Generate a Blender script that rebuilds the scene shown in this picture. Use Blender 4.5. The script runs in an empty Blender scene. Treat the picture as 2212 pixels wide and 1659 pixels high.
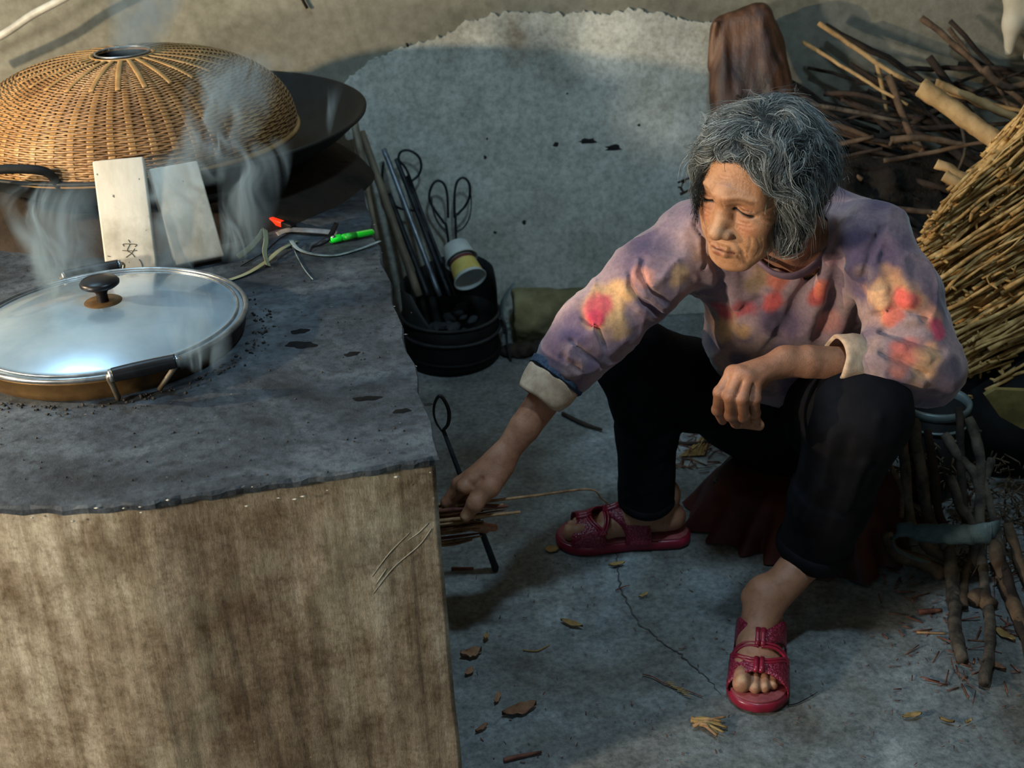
import bpy, bmesh, math, random
import numpy as np
from mathutils import Vector, Matrix

sc = bpy.context.scene
R_ = random.Random(7)
rng = np.random.default_rng(11)
np.random.seed(5)

# ------------------------------------------------------------------ camera
FPX, PITCH, ROLL, CAMH = 2800.0, 26.5, 2.8, 1.45
_p, _r = math.radians(PITCH), math.radians(ROLL)
_F = np.array([0, math.cos(_p), -math.sin(_p)])
_R0 = np.array([1.0, 0, 0]); _U0 = np.cross(_R0, _F)
_R = _R0 * math.cos(_r) - _U0 * math.sin(_r)
_U = _U0 * math.cos(_r) + _R0 * math.sin(_r)
_C = np.array([0, 0, CAMH])
cam_d = bpy.data.cameras.new('camera'); cam = bpy.data.objects.new('camera', cam_d)
sc.collection.objects.link(cam); sc.camera = cam
cam_d.sensor_width = 36; cam_d.lens = FPX / 2212 * 36
cam_d.clip_start = 0.02; cam_d.clip_end = 50
m = Matrix(((_R[0], _U[0], -_F[0], 0), (_R[1], _U[1], -_F[1], 0), (_R[2], _U[2], -_F[2], CAMH), (0, 0, 0, 1)))
cam.matrix_world = m
cam_d.dof.use_dof = True; cam_d.dof.focus_distance = 2.0; cam_d.dof.aperture_fstop = 6.5

def ray(px, py):
    return _F + _R * ((px - 1106) / FPX) + _U * ((829.5 - py) / FPX)
def A(px, py, Y):
    d = ray(px, py); return _C + d * (Y / d[1])
def G(px, py, z=0.0):
    d = ray(px, py); return _C + d * ((z - CAMH) / d[2])

# ------------------------------------------------------------------ world, lamps, exposure
sc.view_settings.view_transform = 'Standard'; sc.view_settings.look = 'None'
sc.view_settings.exposure = 0.0; sc.view_settings.gamma = 1.0
sc.view_settings.use_curve_mapping = False
w = bpy.data.worlds.new('world'); sc.world = w; w.use_nodes = True
w.node_tree.nodes['Background'].inputs[0].default_value = (0.35, 0.55, 0.62, 1)
w.node_tree.nodes['Background'].inputs[1].default_value = 0.15

def lamp(name, loc, target, size, power, col, shape='DISK', size_y=None):
    l = bpy.data.lights.new(name, 'AREA'); l.shape = shape; l.size = size
    if size_y: l.size_y = size_y
    l.energy = power; l.color = col
    o = bpy.data.objects.new(name, l); sc.collection.objects.link(o)
    o.location = loc
    o.rotation_euler = (Vector(target) - Vector(loc)).to_track_quat('-Z', 'Y').to_euler()
    return o
KEY = lamp('ceiling_lamp', (0.22, 1.30, 2.38), (0.15, 2.0, 0), 0.15, 18.0, (0.53, 0.79, 1.0))
WARM_W = lamp('side_lamp', (-1.86, 1.72, 1.195), (0.2, 3.3, 0.95), 0.045, 42.0, (1.0, 0.77, 0.50))
WARM_F = lamp('stove_front_fill', (-2.08, 0.42, 1.05), (-0.55, 1.5, 0.25), 0.26, 60.0, (1.0, 0.90, 0.75))  # added warm lamp that brightens the stove front
FRONT = lamp('left_lamp', (-0.95, 0.7, 1.75), (0.4, 1.95, 0.7), 0.30, 1.2, (1.0, 0.68, 0.42))
COOL_PANEL = lamp('added_cool_panel', (-1.25, 2.35, 2.68), (-0.95, 2.25, 0), 0.8, 25.0, (0.42, 0.74, 1.0), 'RECTANGLE', 0.7)  # added cool panel under the ceiling, for the lid reflection and bluish ambient
for _i, (_x, _y) in enumerate(((-1.02, 1.92), (-.86, 1.98), (-.60, 2.02), (-1.35, 1.8))): lamp('lid_glint_lamp', (_x, _y, 2.6), (_x, _y, 0), 0.05, .5, (.85, .95, 1.0))  # small lamps added to put bright spots on the lid
FILL = lamp('window_daylight', (-0.4, -1.7, 1.7), (0.0, 2.4, 0.5), 1.8, 6.8, (0.42, 0.73, 1.0), 'RECTANGLE', 1.1)
sc.cycles.max_bounces = 6; sc.cycles.diffuse_bounces = 3; sc.cycles.glossy_bounces = 3; sc.cycles.volume_bounces = 0

# ------------------------------------------------------------------ generic helpers
def new_mesh(name, V, F, mat=None, smooth=True):
    me = bpy.data.meshes.new(name)
    V = np.asarray(V, dtype=np.float32)
    if isinstance(F, np.ndarray) and F.ndim == 2:
        n, k = F.shape
        me.vertices.add(len(V)); me.vertices.foreach_set('co', V.ravel())
        me.loops.add(n * k); me.loops.foreach_set('vertex_index', F.astype(np.int32).ravel())
        me.polygons.add(n); me.polygons.foreach_set('loop_start', np.arange(0, n * k, k, dtype=np.int32))
        me.update(calc_edges=True); me.validate()
    else:
        me.from_pydata([tuple(map(float, v)) for v in V], [], [tuple(int(i) for i in f) for f in F]); me.update()
    if smooth: me.polygons.foreach_set('use_smooth', [True] * len(me.polygons))
    if mat: me.materials.append(mat)
    return me
def link(name, me, parent=None):
    o = bpy.data.objects.new(name, me); sc.collection.objects.link(o)
    if parent is not None:
        o.parent = parent; o.matrix_parent_inverse = Matrix.Translation(-parent.location)
    return o
def mk(name, V, F, mat, parent=None, smooth=True):
    return link(name, new_mesh(name, V, F, mat, smooth), parent)
def tag(o, label, cat, group=None, kind=None):
    o['label'] = label; o['category'] = cat
    if group: o['group'] = group
    if kind: o['kind'] = kind
    return o
def thing(name, loc, label, cat, group=None):
    o = bpy.data.objects.new(name, None); sc.collection.objects.link(o)
    o.empty_display_size = 0.05; o.location = tuple(map(float, loc)); return tag(o, label, cat, group)
def vcol(me, cols):
    a = me.color_attributes.new('Col', 'FLOAT_COLOR', 'POINT')
    c = np.ones((len(me.vertices), 4), np.float32); c[:, :3] = cols; a.data.foreach_set('color', c.ravel())

class MB:
    def __init__(s): s.V = []; s.F = []; s.n = 0
    def add(s, V, F):
        V = np.asarray(V, float); s.V.append(V)
        s.F += [tuple(i + s.n for i in f) for f in F]; s.n += len(V); return s
    def build(s, name, mat, parent=None, smooth=True):
        return mk(name, np.concatenate(s.V), s.F, mat, parent, smooth)

def cr(P, n=6):
    """Catmull-Rom through the points."""
    P = np.asarray(P, float)
    if len(P) < 3: return np.array([P[0] + (P[-1] - P[0]) * t for t in np.linspace(0, 1, n + 1)])
    Q = np.vstack([2 * P[0] - P[1], P, 2 * P[-1] - P[-2]]); out = []
    for i in range(1, len(Q) - 2):
        for k in range(n):
            t = k / n; a, b, c, d = Q[i - 1], Q[i], Q[i + 1], Q[i + 2]
            out.append(0.5 * (2 * b + (c - a) * t + (2 * a - 5 * b + 4 * c - d) * t * t + (3 * b - a - 3 * c + d) * t ** 3))
    out.append(Q[-2]); return np.array(out)
def tube(P, r, seg=8, closed=False, flat=None, cap=True, up=None):
    """Tube along P; r number or list; flat=(w,h) factors for the two frame axes."""
    P = np.asarray(P, float); n = len(P)
    r = np.full(n, r, float) if np.isscalar(r) else np.interp(np.linspace(0, 1, n), np.linspace(0, 1, len(r)), r)
    T = np.gradient(P, axis=0)
    if closed: T = np.roll(P, -1, 0) - np.roll(P, 1, 0)
    T /= np.linalg.norm(T, axis=1)[:, None] + 1e-12
    u = np.array([0, 0, 1.0]) if up is None else np.asarray(up, float)
    if up is None and abs(T[0] @ u) > .9: u = np.array([1.0, 0, 0])
    V = []; fw, fh = flat or (1, 1)
    N = None
    for i in range(n):
        if N is None or up is not None:
            N = u - T[i] * (u @ T[i])
        else:
            N = N - T[i] * (N @ T[i])
        N /= np.linalg.norm(N) + 1e-12
        B = np.cross(T[i], N)
        for k in range(seg):
            a = 2 * math.pi * k / seg
            V.append(P[i] + r[i] * (B * math.cos(a) * fw + N * math.sin(a) * fh))
    F = []
    for i in range(n if closed else n - 1):
        j = (i + 1) % n
        for k in range(seg):
            l = (k + 1) % seg; F.append((i * seg + k, i * seg + l, j * seg + l, j * seg + k))
    if cap and not closed:
        F.append(tuple(range(seg))[::-1]); F.append(tuple((n - 1) * seg + k for k in range(seg)))
    return np.array(V), F
def lathe(prof, seg=48, c=(0, 0, 0), axis=None, a0=0, a1=2 * math.pi, wob=None):
    full = abs(a1 - a0 - 2 * math.pi) < 1e-6; m = seg if full else seg + 1
    V = []; F = []
    for (r, z) in prof:
        for k in range(m):
            a = a0 + (a1 - a0) * k / seg
            V.append((r * math.cos(a), r * math.sin(a), z))
    V = np.array(V, float)
    if wob: V[:, :3] += wob(V)
    for i in range(len(prof) - 1):
        for k in range(seg):
            l = (k + 1) % m; F.append((i * m + k, i * m + l, (i + 1) * m + l, (i + 1) * m + k))
    if axis is not None:
        z = np.asarray(axis, float); z /= np.linalg.norm(z); x = np.cross([0, 0, 1.0], z)
        if np.linalg.norm(x) < 1e-3: x = np.array([1.0, 0, 0])
        x /= np.linalg.norm(x); y = np.cross(z, x); V = V[:, :1] * x + V[:, 1:2] * y + V[:, 2:] * z
    return V + np.asarray(c, float), F
def prism(poly, z0, z1):
    n = len(poly); V = [(x, y, z0) for x, y in poly] + [(x, y, z1) for x, y in poly]
    F = [tuple(range(n))[::-1], tuple(range(n, 2 * n))] + [(i, (i + 1) % n, n + (i + 1) % n, n + i) for i in range(n)]
    return np.array(V, float), F
def bevelbox(name, size, M, mat, parent=None, bev=0.003, seg=2, noise=0, sub=0):
    bm = bmesh.new(); bmesh.ops.create_cube(bm, size=1)
    bmesh.ops.scale(bm, vec=size, verts=bm.verts)
    if sub: bmesh.ops.subdivide_edges(bm, edges=bm.edges[:], cuts=sub, use_grid_fill=True)
    es = [e for e in bm.edges if len(e.link_faces) == 2 and e.calc_face_angle() > 0.5]
    bmesh.ops.bevel(bm, geom=es, offset=bev, segments=seg, affect='EDGES', profile=0.5)
    if noise:
        for v in bm.verts: v.co += Vector((R_.uniform(-1, 1), R_.uniform(-1, 1), R_.uniform(-1, 1))) * noise
    bm.transform(M); me = bpy.data.meshes.new(name); bm.to_mesh(me); bm.free(); me.materials.append(mat)
    me.polygons.foreach_set('use_smooth', [True] * len(me.polygons))
    try: me.set_sharp_from_angle(angle=0.7)
    except Exception: pass
    return link(name, me, parent)
def frame(o, x, y, z):
    return Matrix(((x[0], y[0], z[0], o[0]), (x[1], y[1], z[1], o[1]), (x[2], y[2], z[2], o[2]), (0, 0, 0, 1)))
def nrm(v): v = np.asarray(v, float); return v / (np.linalg.norm(v) + 1e-12)

_lat = {}
def vnoise(P, s, seed=0):
    """smooth value noise in [-1,1], vectorised"""
    if seed not in _lat: _lat[seed] = np.random.default_rng(seed + 100).uniform(-1, 1, (32, 32, 32))
    L = _lat[seed]; Q = np.asarray(P, float) * s + 500.0; I = np.floor(Q).astype(int); f = Q - I; f = f * f * (3 - 2 * f); I &= 31; J = (I + 1) & 31
    x, y, z = f[:, 0], f[:, 1], f[:, 2]
    def g(a, b, c): return L[(I if a == 0 else J)[:, 0], (I if b == 0 else J)[:, 1], (I if c == 0 else J)[:, 2]]
    c00 = g(0, 0, 0) * (1 - x) + g(1, 0, 0) * x; c10 = g(0, 1, 0) * (1 - x) + g(1, 1, 0) * x
    c01 = g(0, 0, 1) * (1 - x) + g(1, 0, 1) * x; c11 = g(0, 1, 1) * (1 - x) + g(1, 1, 1) * x
    return (c00 * (1 - y) + c10 * y) * (1 - z) + (c01 * (1 - y) + c11 * y) * z

# ------------------------------------------------------------------ materials
def nodes(name):
    mt = bpy.data.materials.new(name); mt.use_nodes = True; nt = mt.node_tree
    return mt, nt, nt.nodes['Principled BSDF']
def rgb(h):
    """sRGB 0-255 to linear"""
    c = np.array(h, float) / 255; c = np.where(c <= .04045, c / 12.92, ((c + .055) / 1.055) ** 2.4); return (float(c[0]), float(c[1]), float(c[2]), 1)
def noise_node(nt, scale, detail=6, rough=.6, stretch=None, coord='Object', dist=0):
    tc = nt.nodes.new('ShaderNodeTexCoord'); out = tc.outputs[coord]
    if stretch:
        mp = nt.nodes.new('ShaderNodeMapping'); mp.inputs['Scale'].default_value = stretch; nt.links.new(out, mp.inputs[0]); out = mp.outputs[0]
    n = nt.nodes.new('ShaderNodeTexNoise'); n.inputs['Scale'].default_value = scale; n.inputs['Detail'].default_value = detail
    n.inputs['Roughness'].default_value = rough; n.inputs['Distortion'].default_value = dist
    nt.links.new(out, n.inputs['Vector']); return n
def ramp(nt, fac, stops):
    r = nt.nodes.new('ShaderNodeValToRGB'); e = r.color_ramp.elements
    while len(e) < len(stops): e.new(0.5)
    for el, (p, c) in zip(e, stops): el.position = p; el.color = c
    nt.links.new(fac, r.inputs[0]); return r
def mix(nt, fac, a, b, mode='MIX'):
    x = nt.nodes.new('ShaderNodeMix'); x.data_type = 'RGBA'; x.blend_type = mode
    for s, v in ((x.inputs[0], fac), (x.inputs[6], a), (x.inputs[7], b)):
        if isinstance(v, (int, float)): s.default_value = v
        elif isinstance(v, tuple): s.default_value = v
        else: nt.links.new(v, s)
    return x.outputs[2]
def bump(nt, bs, h, strength, dist=0.002):
    b = nt.nodes.new('ShaderNodeBump'); b.inputs['Strength'].default_value = strength; b.inputs['Distance'].default_value = dist
    nt.links.new(h, b.inputs['Height']); nt.links.new(b.outputs[0], bs.inputs['Normal'])
def mnoise(name, c1, c2, scale=20, rough=.7, metal=0, bmp=.3, bd=.002, stretch=None, lo=.35, hi=.65, c3=None, fscale=None, spec=.3):
    """two (three) colour noise material with bump"""
    mt, nt, bs = nodes(name); n = noise_node(nt, scale, stretch=stretch)
    st = [(lo, rgb(c1)), (hi, rgb(c2))]
    if c3: st = [(lo, rgb(c1)), ((lo + hi) / 2, rgb(c2)), (hi, rgb(c3))]
    r = ramp(nt, n.outputs[0], st); nt.links.new(r.outputs[0], bs.inputs['Base Color'])
    bs.inputs['Roughness'].default_value = rough; bs.inputs['Metallic'].default_value = metal
    bs.inputs['Specular IOR Level'].default_value = spec
    n2 = noise_node(nt, fscale or scale * 4, stretch=stretch)
    if bmp: bump(nt, bs, n2.outputs[0], bmp, bd)
    return mt

# ------------------------------------------------------------------ signed-distance modeller (smooth unions, surface nets)
class SDF:
    def __init__(s, M=None): s.P = []; s.M = M
    def _w(s, p):
        p = np.asarray(p, float)
        return p if s.M is None else s.M[0] + s.M[1] @ p
    def _wr(s, A_):
        return A_ if s.M is None else s.M[1] @ A_
    def cap(s, a, b, ra, rb=None, k=.008, op='+', sq=None):
        """rounded cone; sq=(axis, factor) squashes it along an axis by a factor"""
        a, b = s._w(a), s._w(b); rb = ra if rb is None else rb
        q = None if sq is None else (nrm(s._wr(np.asarray(sq[0], float))), sq[1])
        s.P.append(('cap', a, b, ra, rb, k, op, q)); return s
    def chain(s, pts, rs, k=.008, **kw):
        for i in range(len(pts) - 1): s.cap(pts[i], pts[i + 1], rs[i], rs[i + 1], k, **kw)
        return s
    def ell(s, c, r, k=.008, op='+', rot=None):
        """ellipsoid; rot = 3x3 with local axes as columns"""
        A_ = np.eye(3) if rot is None else np.asarray(rot, float)
        s.P.append(('ell', s._w(c), np.asarray(r, float), s._wr(A_), None, k, op, None)); return s
    def cone(s, a, b, ra, rb, k=.004, op='+'):
        """flat-ended cone"""
        s.P.append(('cone', s._w(a), s._w(b), ra, rb, k, op, None)); return s
    def disp(s, pts, amp, sig):
        pts = [s._w(p) for p in pts]
        for i in range(len(pts) - 1): s.P.append(('dsp', pts[i], pts[i + 1], amp, sig, 0, 'd', None))
        if len(pts) == 1: s.P.append(('dsp', pts[0], pts[0] + 1e-5, amp, sig, 0, 'd', None))
        return s
    def sdisp(s, pts, amp, sig):
        """wrinkle: like disp, but the line is first laid onto the surface"""
        Q = cr([s._w(p) for p in pts], 4) if len(pts) > 2 else np.array([s._w(p) for p in pts]) if len(pts) < 2 else cr([s._w(p) for p in pts], 4)
        for _ in range(4): Q = Q - s.grad(Q) * s.ev(Q)[:, None]
        M = s.M; s.M = None; s.disp(list(Q), amp, sig); s.M = M; return s
    @staticmethod
    def _seg(X, a, b):
        ab = b - a; t = np.clip(((X - a) @ ab) / (ab @ ab + 1e-12), 0, 1); return X - a - t[:, None] * ab, t
    def one(s, p, X):
        kd = p[0]
        if kd == 'cap':
            v, t = s._seg(X, p[1], p[2])
            if p[7] is not None: ax, f = p[7]; v = v + np.outer(v @ ax, ax) * (f - 1)
            return np.sqrt((v * v).sum(1)) - (p[3] + t * (p[4] - p[3]))
        if kd == 'ell':
            q = (X - p[1]) @ p[3]; r = p[2]
            k0 = np.sqrt(((q / r) ** 2).sum(1)); k1 = np.sqrt(((q / r ** 2) ** 2).sum(1))
            return k0 * (k0 - 1) / (k1 + 1e-9)
        if kd == 'cone':
            ab = p[2] - p[1]; L = np.linalg.norm(ab); ab = ab / L; h = (X - p[1]) @ ab
            rad = np.linalg.norm(X - p[1] - h[:, None] * ab, axis=1); t = np.clip(h / L, 0, 1)
            dr = rad - (p[3] + t * (p[4] - p[3])); dh = np.maximum(-h, h - L)
            return np.minimum(np.maximum(dr, dh), 0) + np.sqrt(np.maximum(dr, 0) ** 2 + np.maximum(dh, 0) ** 2)
        v, t = s._seg(X, p[1], p[2]); return np.sqrt((v * v).sum(1))
    def ev(s, X, prims=None):
        d = np.full(len(X), 1.0)
        for p in (s.P if prims is None else prims):
            v = s.one(p, X); k = p[5]; op = p[6]
            if op == '+':
                h = np.maximum(k - np.abs(d - v), 0) / k; d = np.minimum(d, v) - h * h * k * .25
            elif op == '-':
                h = np.maximum(k - np.abs(d + v), 0) / k; d = np.maximum(d, -v) + h * h * k * .25
            elif op == 'd':
                d = d - p[3] * np.exp(-(v / p[4]) ** 2)
        return d
    def grad(s, X, e=.001):
        g = np.stack([s.ev(X + np.eye(3)[i] * e) - s.ev(X - np.eye(3)[i] * e) for i in range(3)], 1)
        return g / (np.linalg.norm(g, axis=1)[:, None] + 1e-9)
    def hit(s, px, py, t0=1.2, t1=3.2):
        d = nrm(ray(px, py)); t = t0
        for _ in range(160):
            v = s.ev((_C + d * t)[None])[0]
            if v < .0004: return _C + d * t
            t += v * .6
            if t > t1: return None
        return _C + d * t
    def crease(s, px, amp, sig):
        pts = [q for q in (s.hit(*p) for p in px) if q is not None]
        if len(pts) > 1:
            pts = [pts[0]] + [b for a, b in zip(pts, pts[1:]) if np.linalg.norm(a - b) < .12]
            s._tmp.append((pts, amp, sig))
    def creases(s, lst):
        s._tmp = []
        for px, amp, sig in lst: s.crease(px, amp, sig)
        M = s.M; s.M = None
        for pts, amp, sig in s._tmp: s.disp(pts, amp, sig)
        s.M = M
    def bounds(s):
        lo, hi = [], []
        for p in s.P:
            if p[6] != '+': continue
            if p[0] == 'ell': r = p[2].max(); lo.append(p[1] - r); hi.append(p[1] + r)
            else: r = max(p[3], p[4]); lo.append(np.minimum(p[1], p[2]) - r); hi.append(np.maximum(p[1], p[2]) + r)
        return np.min(lo, 0) - .01, np.max(hi, 0) + .01
    def mesh(s, h=.002, n=16, extra=None):
        lo, hi = s.bounds(); bs = h * n; nb = np.ceil((hi - lo) / bs).astype(int)
        I = np.stack(np.meshgrid(*[np.arange(k) for k in nb], indexing='ij'), -1).reshape(-1, 3)
        C = lo + (I + .5) * bs; rb = bs * math.sqrt(3) / 2
        D = np.stack([s.one(p, C) for p in s.P], 1)
        plus = np.array([p[6] == '+' for p in s.P])
        dmin = D[:, plus].min(1); act = np.abs(s.ev(C)) < rb * 2.2 + .006
        NX = nb * n + 2; ids = []; Vs = []; Fs = []
        gi = np.stack(np.meshgrid(*[np.arange(n + 1)] * 3, indexing='ij'), -1).reshape(-1, 3)
        def key(c): return (c[..., 0].astype(np.int64) * NX[1] + c[..., 1]) * NX[2] + c[..., 2]
        for b in np.nonzero(act)[0]:
            pr = []
            for j, p in enumerate(s.P):
                dj = D[b, j]
                if p[6] == '+': ok = dj < max(dmin[b], -rb) + 2.6 * rb + 2 * p[5]
                elif p[6] == '-': ok = dj < rb * 1.8 + p[5]
                else: ok = dj < rb + 3 * p[4]
                if ok: pr.append(p)
            X = lo + (I[b] * n + gi) * h
            d = s.ev(X, pr)
            if extra is not None: d = d + extra(X)
            if d.min() > 0 or d.max() < 0: continue
            g = d.reshape(n + 1, n + 1, n + 1); sg = g < 0; base = I[b] * n
            acc = np.zeros((n, n, n, 3)); cnt = np.zeros((n, n, n))
            for ax in range(3):
                o = [k for k in range(3) if k != ax]
                for u in (0, 1):
                    for v in (0, 1):
                        sl0 = [None] * 3; sl0[ax] = slice(0, n); sl0[o[0]] = slice(u, n + u); sl0[o[1]] = slice(v, n + v)
                        sl1 = list(sl0); sl1[ax] = slice(1, n + 1)
                        a = g[tuple(sl0)]; c = g[tuple(sl1)]; cross = (a < 0) != (c < 0)
                        t = np.where(cross, a / np.where(a == c, 1, a - c), 0)
                        off = np.zeros((n, n, n, 3)); off[..., ax] = t; off[..., o[0]] = u; off[..., o[1]] = v
                        acc += off * cross[..., None]; cnt += cross
            cc = np.argwhere(cnt > 0)
            if len(cc) == 0: continue
            pos = lo + (base + cc + acc[cc[:, 0], cc[:, 1], cc[:, 2]] / cnt[cc[:, 0], cc[:, 1], cc[:, 2]][:, None]) * h
            ids.append(key(base + cc)); Vs.append(pos)
            for ax in range(3):
                o = [(ax + 1) % 3, (ax + 2) % 3]
                sl0 = [slice(0, n)] * 3; sl1 = [slice(0, n)] * 3; sl1[ax] = slice(1, n + 1)
                a = sg[tuple(sl0)]; c = sg[tuple(sl1)]; e = np.argwhere(a != c)
                if len(e) == 0: continue
                flip = a[e[:, 0], e[:, 1], e[:, 2]]; e = e + base
                e1 = np.zeros(3, int); e1[o[0]] = 1; e2 = np.zeros(3, int); e2[o[1]] = 1
                q = np.stack([key(e - e1 - e2), key(e - e2), key(e), key(e - e1)], 1)
                q[~flip] = q[~flip][:, ::-1]; Fs.append(q)
        ids = np.concatenate(ids); V = np.concatenate(Vs); Fq = np.concatenate(Fs)
        order = np.argsort(ids); ids = ids[order]; V = V[order]
        ix = np.searchsorted(ids, Fq); ix[ix >= len(ids)] = 0
        ok = (ids[ix] == Fq).all(1)
        return V, ix[ok]
# ------------------------------------------------------------------ the room
YW = 3.3
def struct(name, V, F, mat, smooth=False):
    o = mk(name, V, F, mat, None, smooth); o['kind'] = 'structure'; return o

# back wall material: sooty lime plaster
mt, nt, bs = nodes('sooty_plaster'); MWALL = mt
n = noise_node(nt, 1.3, 8, .62); r1 = ramp(nt, n.outputs[0], [(.3, rgb((102, 100, 88))), (.5, rgb((136, 134, 120))), (.72, rgb((152, 150, 136)))])
n2 = noise_node(nt, 34, 6, .7); r2 = ramp(nt, n2.outputs[0], [(.3, rgb((150, 146, 138))), (.7, (1, 1, 1, 1))])
nt.links.new(mix(nt, .55, r1.outputs[0], r2.outputs[0], 'MULTIPLY'), bs.inputs['Base Color'])
bs.inputs['Roughness'].default_value = .9; bs.inputs['Specular IOR Level'].default_value = .15
n3 = noise_node(nt, 60, 8, .65); bump(nt, bs, n3.outputs[0], .35, .004)
# newer cement render patch
mt, nt, bs = nodes('cement_render'); MPATCH = mt
n = noise_node(nt, 2.6, 9, .66); r1 = ramp(nt, n.outputs[0], [(.28, rgb((140, 116, 92))), (.42, rgb((194, 194, 182))), (.7, rgb((230, 232, 222)))])
n2 = noise_node(nt, 11, 6, .75); r2 = ramp(nt, n2.outputs[0], [(.27, rgb((70, 68, 60))), (.36, rgb((205, 205, 200))), (.7, (1, 1, 1, 1))])
n4 = noise_node(nt, 70, 5, .7); r4 = ramp(nt, n4.outputs[0], [(.3, rgb((150, 150, 150))), (.6, (1, 1, 1, 1))])
c = mix(nt, .7, r1.outputs[0], r2.outputs[0], 'MULTIPLY'); c = mix(nt, .6, c, r4.outputs[0], 'MULTIPLY')
nt.links.new(c, bs.inputs['Base Color']); bs.inputs['Roughness'].default_value = .85; bs.inputs['Specular IOR Level'].default_value = .2
n3 = noise_node(nt, 45, 8, .7); bump(nt, bs, n3.outputs[0], .4, .004)
# floor
mt, nt, bs = nodes('worn_cement_floor'); MFLOOR = mt
n = noise_node(nt, 2.3, 9, .62, dist=.6); r1 = ramp(nt, n.outputs[0], [(.32, rgb((98, 92, 82))), (.46, rgb((128, 130, 126))), (.56, rgb((138, 144, 144))), (.66, rgb((176, 182, 178)))])
n2 = noise_node(nt, 90, 6, .75); r2 = ramp(nt, n2.outputs[0], [(.3, rgb((110, 110, 112))), (.62, (1, 1, 1, 1))])
n4 = noise_node(nt, 13, 7, .7); r4 = ramp(nt, n4.outputs[0], [(.3, rgb((140, 132, 128))), (.6, (1, 1, 1, 1))])
c = mix(nt, .75, r1.outputs[0], r2.outputs[0], 'MULTIPLY'); c = mix(nt, .6, c, r4.outputs[0], 'MULTIPLY')
nt.links.new(c, bs.inputs['Base Color']); bs.inputs['Roughness'].default_value = .72; bs.inputs['Specular IOR Level'].default_value = .3
n3 = noise_node(nt, 16, 9, .7); bump(nt, bs, n3.outputs[0], .45, .008)

def box(x0, x1, y0, y1, z0, z1):
    V = [(x, y, z) for z in (z0, z1) for y in (y0, y1) for x in (x0, x1)]
    return np.array(V, float), [(0, 2, 3, 1), (4, 5, 7, 6), (0, 1, 5, 4), (2, 6, 7, 3), (0, 4, 6, 2), (1, 3, 7, 5)]
# floor as a gently uneven grid
nx, ny = 150, 220
gx, gy = np.meshgrid(np.linspace(-2.3, 2.1, nx), np.linspace(-2.0, YW + .05, ny), indexing='ij')
P = np.stack([gx.ravel(), gy.ravel(), np.zeros(nx * ny)], 1)
P[:, 2] = np.minimum(vnoise(P, 5, 3) * .0025 + vnoise(P, 22, 4) * .0008 - .002, 0)
crk = cr([G(1330, 1195)[:2], G(1338, 1250)[:2], G(1370, 1330)[:2], G(1430, 1385)[:2], G(1490, 1430)[:2], G(1560, 1500)[:2]], 10)
F = [(i * ny + j, (i + 1) * ny + j, (i + 1) * ny + j + 1, i * ny + j + 1) for i in range(nx - 1) for j in range(ny - 1)]
struct('floor', P, F, MFLOOR, True)
struct('wall_back', *box(-2.4, 2.2, YW, YW + .15, -.05, 2.7), MWALL)
struct('wall_left', *box(-2.45, -2.3, -2.1, YW, -.05, 2.7), MWALL)
struct('wall_right', *box(2.1, 2.25, -2.1, YW, -.05, 2.7), MWALL)
struct('ceiling', *box(-2.45, 2.25, -2.1, YW + .15, 2.7, 2.8), MWALL)
MB().add(*box(-2.3, -1.5, -2.15, -2.0, 0, 2.7)).add(*box(.8, 2.1, -2.15, -2.0, 0, 2.7)).add(*box(-1.5, .8, -2.15, -2.0, 0, .9)).add(*box(-1.5, .8, -2.15, -2.0, 2.3, 2.7)).build('wall_front', MWALL, None, False)['kind'] = 'structure'

# crack in the floor: a thin recessed dark filler line
mcr = mnoise('crack_dirt', (60, 56, 52), (88, 82, 76), 60)
P = np.array([(x, y, -.001) for x, y in crk]); P[:, :2] += rng.normal(0, .0025, (len(P), 2))
o = mk('trim_1', *tube(P, [.0008, .0016, .0010, .0014, .0005], 5, flat=(1, .6)), mcr); o['kind'] = 'structure'; o.name = 'floor_crack'

# render patch on the wall, with its own ragged raised edge
edge = [(690, 250), (735, 190), (760, 163), (800, 128), (840, 115), (900, 92), (960, 74), (1000, 50), (1050, 33), (1130, 24), (1190, 30), (1250, 28), (1310, 26),
        (1380, 19), (1450, 34), (1500, 46), (1545, 52), (1640, 60), (1660, 160), (1670, 300)]
top = [A(x, y, YW)[[0, 2]] for x, y in cr(edge, 14)]
top = np.array(top); top += np.stack([vnoise(np.c_[top, top[:, :1]], 60, 8) * .006, vnoise(np.c_[top, top[:, :1]], 75, 9) * .008 + vnoise(np.c_[top, top[:, :1]], 160, 5) * .004], 1)
poly = [(top[0][0] - .02, 0.0)] + [tuple(p) for p in top] + [(top[-1][0] + .25, .3), (top[-1][0] + .3, 0.0)]
V, F = prism(poly, 0, .009)
V = np.stack([V[:, 0], YW - V[:, 2], V[:, 1]], 1)
struct('plaster_patch', V, [f[::-1] for f in F], MPATCH)

# damp / soot marks chipped in the patch (tiny raised scabs)
mscab = mnoise('black_scab', (18, 17, 16), (40, 36, 32), 80, bmp=.5)
for i, (x, y, sx, sy) in enumerate([(1268, 303, 26, 9), (1325, 318, 22, 9), (1200, 310, 9, 7), (1048, 338, 4, 6), (1132, 478, 6, 6), (1052, 298, 3, 3), (1380, 268, 4, 4), (880, 95, 4, 6), (1070, 500, 5, 4), (1225, 200, 4, 3)]):
    c = A(x, y, YW); s = 3.35 / FPX
    n = 14; V = [(c[0], YW - .0125, c[2])]
    for k in range(n):
        a = 2 * math.pi * k / n; q = R_.uniform(.55, 1.15); V.append((c[0] + sx * s * math.cos(a) * q, YW - .0088, c[2] + sy * s * math.sin(a) * q))
    o = mk('soot_mark', V, [(0, 1 + (k + 1) % n, 1 + k) for k in range(n)], mscab); o['kind'] = 'structure'

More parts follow.
